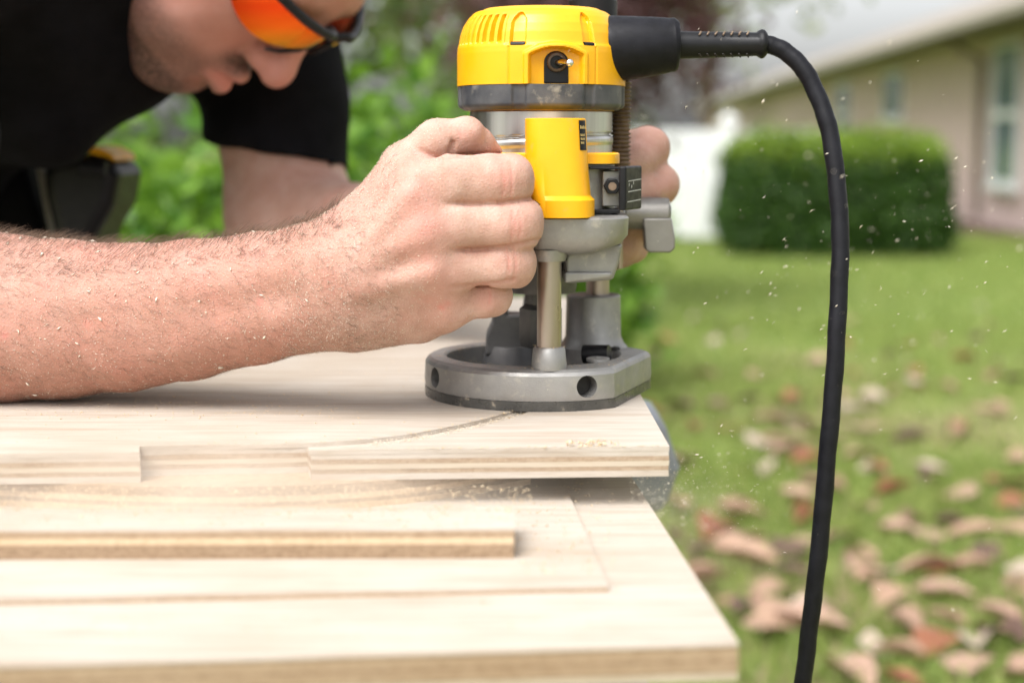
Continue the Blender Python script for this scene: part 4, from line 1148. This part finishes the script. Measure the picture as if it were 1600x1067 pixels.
for (x, y, r, a) in ((1013, 222, 18, .2), (1042, 290, 14, .3)): tt[:, 0] += a * np.exp(-((PXX - x) ** 2 + (PYY - y) ** 2) / (2 * r * r))
body_parts.append((V, Qd, tt))

# ------------------------------------------------------------------ head (local: x right, y face forward, z crown, metres)
HS = 1.16
PSI, PHI, RHO = math.radians(20), math.radians(66), math.radians(0)
h_ = np.array([math.cos(PSI), -math.sin(PSI), 0]); R_ = np.array([-math.sin(PSI), -math.cos(PSI), 0]); zz_ = np.array([0, 0, 1.0])
F_ = math.cos(PHI) * h_ - math.sin(PHI) * zz_; U_ = math.sin(PHI) * h_ + math.cos(PHI) * zz_
R_, U_ = math.cos(RHO) * R_ + math.sin(RHO) * U_, math.cos(RHO) * U_ - math.sin(RHO) * R_
HB = np.stack([R_, F_, U_], 1) * HS                       # columns
NOSE_L = np.array([0, .1235, -.020])
HO = P(441, 127, 1.255) - HB @ NOSE_L
def HW(p): return HO + HB @ np.asarray(p, float)
hf = Field((-.11, -.125, -.20), (.11, .150, .14), .0022)
hf.ell((0, -.005, .045), (.076, .096, .086), .01)
hf.ell((0, .042, -.008), (.063, .050, .078), .03)
hf.cone((-.052, .008, -.052), (-.022, .070, -.090), .021, .020, .025).cone((.052, .008, -.052), (.022, .070, -.090), .021, .020, .025)
hf.ell((0, .076, -.091), (.027, .021, .020), .02)
for s_ in (-1, 1):
    hf.ell((s_ * .040, .060, -.016), (.030, .028, .032), .025)
    hf.ell((s_ * .034, .062, -.052), (.026, .026, .030), .025)
    hf.ell((s_ * .077, -.010, .004), (.007, .018, .031), .008)
hf.ell((0, .078, -.056), (.034, .022, .030), .02)
hf.cone((-.038, .080, .030), (.038, .080, .030), .014, .014, .02)
hf.cone((0, .090, .024), (0, .112, -.014), .0085, .0105, .012)
hf.ell((0, .1135, -.0215), (.0135, .0135, .0125), .008)
for s_ in (-1, 1): hf.ell((s_ * .0135, .1015, -.0235), (.0075, .0105, .0085), .006)
hf.cone((-.021, .0945, -.0525), (0, .1035, -.0485), .0045, .0072, .005).cone((.021, .0945, -.0525), (0, .1035, -.0485), .0045, .0072, .005)
hf.cone((-.020, .0935, -.0625), (0, .1025, -.0650), .0048, .0085, .005).cone((.020, .0935, -.0625), (0, .1025, -.0650), .0048, .0085, .005)
hf.cone((-.025, .0985, -.0570), (0, .1110, -.0565), .0016, .0034, .002, sub=True).cone((.025, .0985, -.0570), (0, .1110, -.0565), .0016, .0034, .002, sub=True)
hf.ell((-.006, .111, -.0315), (.0035, .006, .003), .002, sub=True); hf.ell((.006, .111, -.0315), (.0035, .006, .003), .002, sub=True)
for s_ in (-1, 1): hf.ell((s_ * .031, .094, .010), (.017, .010, .011), .008, sub=True)
hf.cone((-.014, .0985, -.0765), (.014, .0985, -.0765), .0045, .0045, .008, sub=True)
hf.cone((-.012, -.025, -.05), (-.0, -.05, -.21), .058, .062, .03)
V, Qd = hf.mesh(); V = smooth_mesh(V, Qd, 2, .5); nl = vnormals(V, Qd); loc = V.copy()
V = V + nl * (.0006 * vnoise(V, 60, 21) + .0003 * vnoise(V, 180, 22))[:, None]
tt = np.zeros((len(V), 3)); x, y, z = loc.T
tt[:, 0] = .50 + .25 * np.exp(-((x) ** 2 + (y - .115) ** 2 + (z + .015) ** 2) / (2 * .02 ** 2)) + .2 * np.exp(-((np.abs(x) - .042) ** 2 + (z + .02) ** 2) / (2 * .02 ** 2)) * (y > .03)
lips = np.exp(-((z + .057) / .0085) ** 4) * np.exp(-(x / .024) ** 4) * (y > .085); tt[:, 0] += .5 * lips
tt[:, 1] = .22 + .12 * np.clip(vnoise(V, 60, 23), 0, 1)
mous = np.exp(-((z + .0395) / .0095) ** 2) * np.exp(-(x / .03) ** 4) * (y > .075) * sst(.112, .104, y)
jawm = sst(-.035, -.06, z) * (y > -.02) * sst(.02, .06, np.abs(x) + y * .3) * .5 + sst(-.075, -.09, z) * (y > 0) * .45
tt[:, 2] = np.clip(1.1 * mous + 1.3 * jawm * (1 - lips), 0, 1)
body_parts.append((HO + V @ HB.T, Qd, tt))

# ------------------------------------------------------------------ trunk and legs under the clothes
SHR = np.array([-.455, 1.10, 1.215]); NECKB = HW((0, -.05, -.20))
HIP = np.array([-.72, 1.52, .95])
bf = Field((-1.05, .90, .0), (-.10, 1.85, 1.42), .008)
ELB_R = Q3(*ELB)[0]
bf.cone(SHR, ELB_R, .060, .046, .02)
bf.cone((SHL + SHR) / 2 + np.array([-.08, .03, .02]), HIP, .09, .11, .05).cone(SHR, SHL + np.array([-.06, .02, .02]), .055, .05, .04)
for s_ in (-1, 1):
    hp = HIP + np.array([.035, .085, -.03]) * np.array([s_, s_, 1]); kn = hp + np.array([-.02, .02, -.43]); an = hp + np.array([-.10, .07, -.86])
    bf.cone(hp, kn, .095, .062, .03).cone(kn, an, .062, .042, .02).cone(an + np.array([0, 0, -.01]), an + np.array([.14, -.06, -.03]), .04, .03, .02)
V, Qd = bf.mesh(); V = smooth_mesh(V, Qd, 2, .5)
tt = np.zeros((len(V), 3)); tt[:, 0] = .1; tt[:, 1] = .15
body_parts.append((V, Qd, tt))
o_ = 0; VV, QQ, TT = [], [], []
for (v, q, t) in body_parts: VV.append(v); QQ.append(q + o_); TT.append(t); o_ += len(v)
me = np_mesh('person', np.vstack(VV), np.vstack(QQ))
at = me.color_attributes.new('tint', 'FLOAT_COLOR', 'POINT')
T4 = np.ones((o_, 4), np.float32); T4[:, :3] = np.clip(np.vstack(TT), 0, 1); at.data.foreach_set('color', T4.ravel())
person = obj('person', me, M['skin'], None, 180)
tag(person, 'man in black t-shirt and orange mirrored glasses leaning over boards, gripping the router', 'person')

# ------------------------------------------------------------------ clothes
def cloth_mat(name, c1, c2):
    m, nt, bs = nodes_of(name); vec = coords(nt, "Object")
    nt.links.new(ramp(nt, noise(nt, vec, 30, 4), [(.3, c1), (.7, c2)]), bs.inputs["Base Color"])
    bs.inputs["Roughness"].default_value = .9; bs.inputs["Specular IOR Level"].default_value = .08
    bump(nt, bs, noise(nt, vec, 1400, 2), .3, .0005)
    return m
M['tshirt'] = cloth_mat('black_cotton', (.0045, .0045, .005), (.009, .009, .011))
M['denim'] = cloth_mat('dark_trousers', (.010, .010, .012), (.022, .022, .026))
sf = Field((-1.0, .92, .86), (-.08, 1.74, 1.46), .0052)
CH = [((70, 90, 1.30, 128), (-120, 80, 1.32, 165), .06), ((165, 82, 1.33, 90), (70, 110, 1.31, 130), .05)]
for A, B, k in CH:
    (a, ra), (b, rb) = Q3(*A), Q3(*B); sf.cone(a, b, ra, rb, k)
sf.cone(SHR + np.array([.03, .05, .01]), SHL + np.array([-.03, .0, .01]), .095, .09, .06)
midS = (SHL + SHR) / 2
sf.cone(midS + np.array([-.06, .02, .03]), HIP + np.array([0, 0, .03]), .125, .15, .06)
SLEND_R = SHR + (ELB_R - SHR) * .62
sf.cone(SHR, SLEND_R, .080, .078, .04)
slv = Field((-1.0, .92, .86), (-.08, 1.74, 1.46), .0052)
hem = P(440, 262, 1.40)
slv.cone(SHL, P(442, 300, 1.405), RP(116, SHL), RP(112, hem), .02)
ax_ = (P(470, 300, 1.40) - P(430, 60, 1.45)); ax_ /= np.linalg.norm(ax_)
slv.plane_cut(P(442, 246, 1.405), ax_ * .93 + np.array([-.36, .25, 0]))
sf.merge(slv, .03)
nk = HW((0, -.035, -.115)); nk2 = HW((0, .02, -.03))
sf.cone(nk, nk2, .070, .085, .008, sub=True)
V, Qd = sf.mesh(); V = smooth_mesh(V, Qd, 2, .5); nrm = vnormals(V, Qd)
fold = np.sin((V @ np.array([38., 12, 55])) + 2.2 * vnoise(V, 14, 31)) * .0035 + .004 * vnoise(V, 26, 32) + .0012 * vnoise(V, 70, 33)
V = V + nrm * fold[:, None]
obj('shirt', np_mesh('shirt', V, Qd), M['tshirt'], person, 180)
tf = Field((-1.12, 1.20, .04), (-.40, 1.86, 1.12), .009)
for s_ in (-1, 1):
    hp = HIP + np.array([.035, .085, -.03]) * np.array([s_, s_, 1]); kn = hp + np.array([-.02, .02, -.43]); an = hp + np.array([-.10, .07, -.84])
    tf.cone(hp, kn, .115, .085, .03).cone(kn, an, .085, .068, .02)
tf.cone(HIP + np.array([0, 0, .10]), HIP, .150, .165, .03)
V, Qd = tf.mesh(); V = smooth_mesh(V, Qd, 2, .5); nrm = vnormals(V, Qd)
V = V + nrm * (.006 * vnoise(V, 22, 41))[:, None]
obj('trousers', np_mesh('trousers', V, Qd), M['denim'], person, 180)
for s_ in (-1, 1):
    hp = HIP + np.array([.035, .085, -.03]) * np.array([s_, s_, 1]); an = hp + np.array([-.10, .07, -.86])
    wf = Field(an + np.array([-.10, -.16, -.10]), an + np.array([.26, .12, .14]), .006)
    ft = np.array([an[0], an[1], .05])
    wf.cone(ft, ft + np.array([.13, -.055, -.01]), .048, .040, .02).cone(ft, an + np.array([0, 0, .06]), .052, .056, .02).plane_cut((0, 0, .0), (0, 0, -1))
    V, Qd = wf.mesh(); obj('shoe', np_mesh('shoe', smooth_mesh(V, Qd, 1), Qd), M['rubber'], person, 60)
# short hair
cf = Field((-.10, -.12, -.06), (.10, .115, .15), .003)
cf.ell((0, -.007, .048), (.0795, .0995, .0895), .01); cf.cone((-.06, .10, -.01), (.06, .10, -.01), .062, .062, .012, sub=True)
cf.cone((-.1, .0, -.055), (.1, .0, -.055), .055, .055, .01, sub=True); cf.plane_cut((0, 0, -.04), (0, 0, -1))
V, Qd = cf.mesh(); nrm = vnormals(V, Qd); V = V + nrm * (.0012 * vnoise(V, 300, 51))[:, None]
obj('hair', np_mesh('hair', HO + V @ HB.T, Qd), mk('short_brown_hair', (.03, .02, .014), (.07, .045, .03), 300, .7, bmp=.8, bscale=900, bdist=.002), person, 180)

# ------------------------------------------------------------------ forearm hair
def strands(n, sel, length, rad, name, mat, seed, lean=.8, curl=.6, up=0.0):
    r = np.random.default_rng(seed)
    idx = r.choice(np.flatnonzero(sel), n); base = ARM_V[idx] + r.normal(0, .0007, (n, 3)); nn = ARM_N[idx]
    base = base - nn * ((base - ARM_V[idx]) * nn).sum(1, keepdims=True)
    along = np.array([.85, -.1, -.35]) + r.normal(0, .38, (n, 3)); along -= nn * (along * nn).sum(1, keepdims=True)
    along /= np.linalg.norm(along, axis=1, keepdims=True)
    Ln = length * r.uniform(.45, 1.25, (n, 1)); segs = 4; pts = []
    side = np.cross(nn, along); cu = r.normal(0, curl, (n, 1))
    for k in range(segs + 1):
        t = k / segs
        pts.append(base + nn * Ln * (1 - lean) * t * (1 - .35 * t) * 1.2 + along * Ln * lean * t + side * Ln * cu * t * t * .5 + np.array([0, 0, up]) * Ln * t)
    Vs = []; 
    for k in range(segs + 1):
        w = rad * (1 - .85 * k / segs)
        for j in range(3):
            a = 2.094 * j; Vs.append(pts[k] + (side * math.cos(a) + nn * math.sin(a)) * w)
    Vs = np.stack(Vs, 1); b = (np.arange(n) * (segs + 1) * 3)[:, None]; Fs = []
    for k in range(segs):
        for j in range(3):
            l = (j + 1) % 3; Fs.append(b + np.array([[k * 3 + j, k * 3 + l, k * 3 + 3 + l, k * 3 + 3 + j]]))
    return tag(obj(name, np_mesh(name, Vs.reshape(-1, 3), np.vstack(Fs)), mat, person, 180), kind='stuff')
M['armhair'] = mk('brown_arm_hair', (.11, .07, .045), (.22, .145, .095), 60, .5)
vis = ARM_N[:, 1] < .55
topz = ARM_N[:, 2]
strands(5200, (topz > .55) & (ARM_PX < 530) & (ARM_PX > -60), .013, .00010, 'arm_hair', M['armhair'], 61, .62, .8, .12)
strands(2600, vis & (topz < .6) & (topz > -.95) & (ARM_PX < 560) & (ARM_PX > -60), .010, .00006, 'arm_hair', M['armhair'], 62, .86, .7)
strands(500, vis & (ARM_PX > 540) & (ARM_PX < 620), .007, .00007, 'arm_hair', M['armhair'], 63, .8, .6)

# ------------------------------------------------------------------ wraparound safety glasses
def lens_mat():
    m, nt, bs = nodes_of('orange_mirror_lens'); vec = coords(nt, "Generated")
    sp = nt.nodes.new("ShaderNodeSeparateXYZ"); nt.links.new(vec, sp.inputs[0])
    lw = N(nt, "ShaderNodeLayerWeight", Blend=.5)
    z_ = ramp(nt, sp.outputs[2], [(.0, (.95, .62, .05)), (.10, (1.0, .42, .015)), (.30, (1.0, .17, .005)), (.6, (.85, .05, .003)), (1, (1.0, .2, .01))])
    c = ramp(nt, lw.outputs["Facing"], [(.1, (.85, .05, .005)), (.5, (1.0, .20, .005)), (.8, (1.0, .5, .03)), (1, (.9, .8, .2))])
    c = mixc(nt, .7, c, z_)
    nt.links.new(c, bs.inputs["Base Color"]); bs.inputs["Metallic"].default_value = .85; bs.inputs["Roughness"].default_value = .12
    return m
gl = empty('safety_glasses', HO); tag(gl, 'black framed wraparound safety glasses with orange mirrored lenses on the man', 'glasses')
def gp(x, z, out=0.0):                               # wrap surface in head space
    return HB @ np.array([x, .1165 + out - x * x / .125 - (.010 if abs(x) < .012 else 0) * (1 - abs(x) / .012) - .12 * (z - .02) ** 2 * 30, z])
M['lens'] = lens_mat()
for s_ in (-1, 1):
    nu, nv = 22, 14; V = []; Fq = []
    for lay, off in ((0, 0), (1, -.0018)):
        for i in range(nu + 1):
            u = i / nu; x = s_ * (.011 + .056 * u)
            zb = -.012 + .020 * (1 - u) ** 2.2 * 1.4 + .012 * u ** 3; zt = .033 - .004 * u
            for j in range(nv + 1):
                V.append(gp(x, zb + (zt - zb) * j / nv, off))
    w = nv + 1; S = (nu + 1) * w
    for i in range(nu):
        for j in range(nv):
            q = (i * w + j, (i + 1) * w + j, (i + 1) * w + j + 1, i * w + j + 1)
            Fq.append(q if s_ < 0 else q[::-1]); Fq.append(tuple(S + k for k in (q[::-1] if s_ < 0 else q)))
    mb = MB().add(V, Fq); mb.build('lens', M['lens'], gl, 180)
    MB().tube([tuple(gp(s_ * .067, .024)), tuple(HB @ np.array([s_ * .078, .045, .022])), tuple(HB @ np.array([s_ * .081, -.015, .018])), tuple(HB @ np.array([s_ * .078, -.04, -.004]))], [.0036, .0032, .0028, .0028], 10).build('temple', M['blackp'], gl, 180)
    MB().tube([tuple(gp(s_ * .0095, .020)), tuple(gp(s_ * .0125, .006, -.002)), tuple(gp(s_ * .021, -.0035, -.001)), tuple(gp(s_ * .030, -.0085, 0))], [.0030, .0026, .0019, .0012], 8).build('nose_pad', M['blackp'], gl, 180)
MB().tube([tuple(gp(x, .0335 - .004 * abs(x) / .067 - (.006 if abs(x) < .01 else 0), .001)) for x in np.linspace(-.068, .068, 41)], [.0040] * 41, 12).build('brow_bar', M['blackp'], gl, 180)
# ================================================================== sawdust, chips and the dark tool case
M['chip'] = mk('wood_chip', (.62, .45, .26), (.78, .64, .44), 200, .7)
M['chipw'] = mk('pale_wood_dust', (.74, .64, .50), (.84, .77, .66), 200, .8)
def chips(name, pos, lmin, lmax, mat, label, seed, nrm=None, thick=.25, away=None, asp=(.12, .45)):
    r = np.random.default_rng(seed); n = len(pos)
    d = r.normal(0, 1, (n, 3)); 
    if nrm is not None: d -= nrm * (d * nrm).sum(1, keepdims=True) * .8
    if away is not None:
        g = pos - away; d = d * .45 + g / np.linalg.norm(g, axis=1, keepdims=True)
    d /= np.linalg.norm(d, axis=1, keepdims=True)
    u = np.cross(d, r.normal(0, 1, (n, 3))); u /= np.linalg.norm(u, axis=1, keepdims=True); w = np.cross(d, u)
    Ln = (lmin + (lmax - lmin) * r.random((n, 1)) ** 2.5); W = Ln * r.uniform(*asp, (n, 1)); T = W * thick
    bend = w * Ln * r.normal(0, .25, (n, 1))
    pts = np.stack([pos - d * Ln * .5, pos + u * W * .5 + bend * .5, pos + d * Ln * .5, pos - u * W * .5 + bend * .5, pos + w * T + bend * .5, pos - w * T + bend * .5], 1)
    b = (np.arange(n) * 6)[:, None]
    f = np.vstack([b + np.array([[i, j, k]]) for i, j, k in ((0, 1, 4), (1, 2, 4), (2, 3, 4), (3, 0, 4), (1, 0, 5), (2, 1, 5), (3, 2, 5), (0, 3, 5))])
    return tag(obj(name, np_mesh(name, pts.reshape(-1, 3), f), mat, None, 0), label, 'sawdust', kind='stuff')
# on the skin of forearm and hand
r = np.random.default_rng(71)
selA = np.flatnonzero((ARM_N[:, 1] < .3) & (ARM_PX > -40) & (ARM_PX < 690))
wgt = np.where(ARM_PX[selA] > 440, 3.2, 1.0) * np.where(ARM_PX[selA] > 620, .3, 1); wgt /= wgt.sum()
ix = r.choice(selA, 26000, p=wgt)
chips('sawdust', ARM_V[ix] + ARM_N[ix] * .0003 + r.normal(0, .0006, (len(ix), 3)) * (1 - np.abs(ARM_N[ix])), .00035, .0014, M['chipw'], 'fine pale sawdust clinging to the forearm and the back of the hand', 72, ARM_N[ix])
selB = np.flatnonzero((ARM_N[:, 1] < .3) & (ARM_PX > -40) & (ARM_PX < 520)); ix = r.choice(selB, 230)
chips('sawdust', ARM_V[ix] + ARM_N[ix] * .0006, .0014, .0050, M['chipw'], 'larger wood flakes stuck to the hairy forearm', 73, ARM_N[ix])
# on the boards
def on_plane(n, x0, x1, y0, y1, z, seed):
    r = np.random.default_rng(seed); p = np.array([PZ(a, b, z) for a, b in zip(r.uniform(x0, x1, n), r.uniform(y0, y1, n))]); return p
up = np.array([[0, 0, 1.0]])
pts = np.vstack([on_plane(900, -20, 560, 612, 655, ZD, 81), on_plane(260, -20, 640, 640, 694, ZD, 82), on_plane(160, 470, 760, 560, 640, ZD, 83)])
pts[:, 2] += .0004
chips('sawdust', pts, .0004, .0024, M['chip'], 'tan sawdust scattered on the slotted board beneath the forearm', 84, np.repeat(up, len(pts), 0))
sl = np.array(slot_in_s[4:] + slot_out_s); k = rng.integers(0, len(sl), 420)
pe = np.column_stack([sl[k] + rng.normal(0, .0016, (420, 2)), np.full(420, ZD + .0006)])
fe_ = np.array([on_front(a) for a in rng.uniform(600, 1040, 260)]); pe2 = np.column_stack([fe_ + rng.normal(0, .0006, (260, 2)), np.full(260, ZD + .0004)])
chips('sawdust', np.vstack([pe, pe2]), .0005, .0022, M['chip'], 'torn wood fuzz along slot and front edge of the board', 85)
cl = np.array([on_front(a) for a in np.concatenate([rng.normal(925, 14, 40), rng.normal(893, 4, 10), rng.normal(958, 4, 10)])])
pe3 = np.column_stack([cl + rng.normal(0, .0012, (60, 2)) + np.array([0, .003]), ZD + np.abs(rng.normal(.0012, .0012, 60))])
chips('sawdust', pe3, .002, .006, M['chip'], 'little heap of curled wood shavings on the front edge of slotted board', 86)
pts = np.vstack([on_plane(2600, -20, 830, 760, 800, zC, 87), on_plane(700, 800, 960, 750, 900, zB, 88), on_plane(420, -20, 1000, 880, 1000, zA, 89), on_plane(500, -20, 800, 795, 826, zC, 90)])
pts[:, 2] += .0004
chips('sawdust', pts, .0005, .0030, M['chip'], 'sawdust drifted over the lower boards beneath the slotted board', 91, np.repeat(up, len(pts), 0))
# on the base of the router
r = np.random.default_rng(93); a = r.uniform(0, 6.283, 900); q = r.uniform(.052, .071, 900)
pb = np.column_stack([RX + q * np.cos(a), RY + q * np.sin(a), np.full(900, ZD + .0254)])
pb = pb[(pb[:, 0] - RX) < .055]
a2 = r.uniform(0, 6.283, 160); q2 = r.uniform(.008, .0115, 160); pb2 = np.column_stack([RX + fx + q2 * np.cos(a2), RY - .0625 + q2 * np.sin(a2), ZD + r.choice([.0255, .0388], 160)])
chips('sawdust', np.vstack([pb, pb2]), .0004, .0016, M['chip'], 'sawdust settled on the cast base of the router', 94, np.repeat(up, len(pb) + 160, 0))
# in the air around the cut
r = np.random.default_rng(95); n = 950
ap = []
while len(ap) < n:
    Y = r.normal(.98, .22)
    if r.random() < .42: px, py = r.normal(1300, 190), r.normal(350, 150)
    elif r.random() < .75: px, py = 1000 + abs(r.normal(0, 95)), r.normal(775, 60)
    else: px, py = r.uniform(640, 1600), r.uniform(100, 1050)
    if Y < .6 or (px < 1010 and Y > .9): continue
    if px < 1060 and py > 640 and Y > .84: continue
    if py > 730 and px < 1170: 
        p = P(px, py, Y)
        if p[2] < zA + .01: continue
    if px > 1240 and px < 1340 and abs(Y - .945) < .02: continue
    ap.append(P(px, py, Y))
chips('flying_chips', np.array(ap), .0005, .0040, M['chipw'], 'pale wood chips flying through the air around the router', 96, away=np.array([[RX, RY, ZD - .05]]), asp=(.08, .3))

r = np.random.default_rng(97); pq = []
while len(pq) < 1300:
    px, py, Y = 985 + abs(r.normal(0, 70)), r.normal(790, 42), r.normal(.86, .07)
    p = P(px, py, Y)
    if p[2] > zA + .004 and p[2] < ZD - tD - .001 or p[0] > .13: pq.append(p)
chips('flying_chips', np.array(pq), .0003, .0014, M['chipw'], 'fine spray of wood chips spilling past the end of the boards', 98, asp=(.15, .5))
m_ = min(len(slot_in_s), 28); si_ = spline(slot_in[4:], 60); so_ = spline(slot_out[::-1], 60)
kk = rng.integers(4, 60, 2600); tt_ = rng.random((2600, 1)); ps = si_[kk] * tt_ + so_[kk] * (1 - tt_) + rng.normal(0, .0008, (2600, 2))
chips('sawdust', np.column_stack([ps, ZD - .0024 + np.abs(rng.normal(0, .0009, 2600))]), .0006, .0020, M['chipw'], 'pale sawdust filling the curved routed slot', 99)

# tool case behind the forearm
tc = empty('tool_case', (P(125, 330, 1.46)[0], 1.46, ZD)); tag(tc, 'black tool case with yellow band standing on the slotted board behind the forearm', 'case')
def tl(px, py): p = P(px, py, 1.46); return (p[0] - tc.location[0], p[2] - ZD)
w_ = [tl(a, b) for a, b in ((112, 470), (160, 470), (170, 365), (197, 318), (206, 272), (196, 250), (160, 240), (112, 244), (88, 256), (92, 300), (108, 370))]
MB().prism_y([w_[0], w_[1]] + w_[2:], -.05, .05).build('shell', M['blackp'], tc, 0, .012, 3)
b_ = [tl(a, b) for a, b in ((143, 236), (146, 228), (176, 229), (198, 240), (202, 252), (190, 246))]
MB().prism_y([b_[0], b_[5], b_[4], b_[3], b_[2], b_[1]], -.052, .03).build('yellow_band', M['yellow'], tc, 0, .003)
MB().tube([(tl(150, 240)[0], -.056, tl(150, 258)[1]), (tl(190, 240)[0], -.056, tl(190, 262)[1])], .007, 10).build('grip', M['rubber'], tc)

# black holster bag beside it
hb = empty('tool_bag', (P(20, 330, 1.50)[0], 1.50, ZD)); tag(hb, 'plain black bag standing beside the yellow banded tool case', 'bag')
def tl2(px, py): p = P(px, py, 1.50); return (p[0] - hb.location[0], p[2] - ZD)
MB().prism_y([tl2(a, b) for a, b in ((-70, 460), (96, 460), (88, 350), (70, 290), (58, 246), (30, 232), (-70, 236))], -.05, .05).build('pouch', M['tshirt'], hb, 0, .012, 3)
MB().prism_y([tl2(a, b) for a, b in ((76, 252), (88, 254), (112, 370), (100, 372))], -.045, -.03).build('lit_gap_strip', mk('lit_gap_grey', (.2, .19, .175), (.28, .27, .25), 80, .8), hb, 0, .002)  # pale strip painted in for the lit gap between the dark shapes

# ------------------------------------------------------------------ dust cloud blown out in front of the stack
def dust(name, label, c, rad, dens, seed):
    m = bpy.data.materials.new(name); m.use_nodes = True; nt = m.node_tree
    nt.nodes.remove(nt.nodes["Principled BSDF"])
    pv = nt.nodes.new("ShaderNodeVolumePrincipled"); pv.inputs["Color"].default_value = (.97, .90, .81, 1); pv.inputs["Anisotropy"].default_value = 0
    tc_ = nt.nodes.new("ShaderNodeTexCoord"); gr = nt.nodes.new("ShaderNodeTexGradient"); gr.gradient_type = 'QUADRATIC_SPHERE'
    nt.links.new(tc_.outputs["Object"], gr.inputs[0])
    no = N(nt, "ShaderNodeTexNoise", Scale=2.2, Detail=3.0); nt.links.new(tc_.outputs["Object"], no.inputs["Vector"])
    mr = N(nt, "ShaderNodeMapRange"); mr.inputs["From Min"].default_value = .36; mr.inputs["From Max"].default_value = .68; mr.inputs["To Max"].default_value = dens
    nt.links.new(no.outputs[0], mr.inputs[0])
    mu = nt.nodes.new("ShaderNodeMath"); mu.operation = 'MULTIPLY'; nt.links.new(mr.outputs[0], mu.inputs[0]); nt.links.new(gr.outputs[0], mu.inputs[1])
    nt.links.new(mu.outputs[0], pv.inputs["Density"]); nt.links.new(pv.outputs[0], nt.nodes["Material Output"].inputs["Volume"])
    b = bmesh.new(); bmesh.ops.create_icosphere(b, subdivisions=3, radius=1.0); me = bpy.data.meshes.new(name); b.to_mesh(me); b.free()
    o = obj(name, me, m, None, 0); o.location = c; o.scale = rad
    return tag(o, label, 'dust', kind='stuff')
dust('dust_cloud', 'soft cloud of fine wood dust drifting in front of the plywood stack', P(260, 785, .75), (.24, .075, .048), 38, 1)
dust('dust_cloud', 'thin puff of wood dust spilling past the end of the slotted board', P(900, 790, .84), (.10, .06, .04), 22, 2)
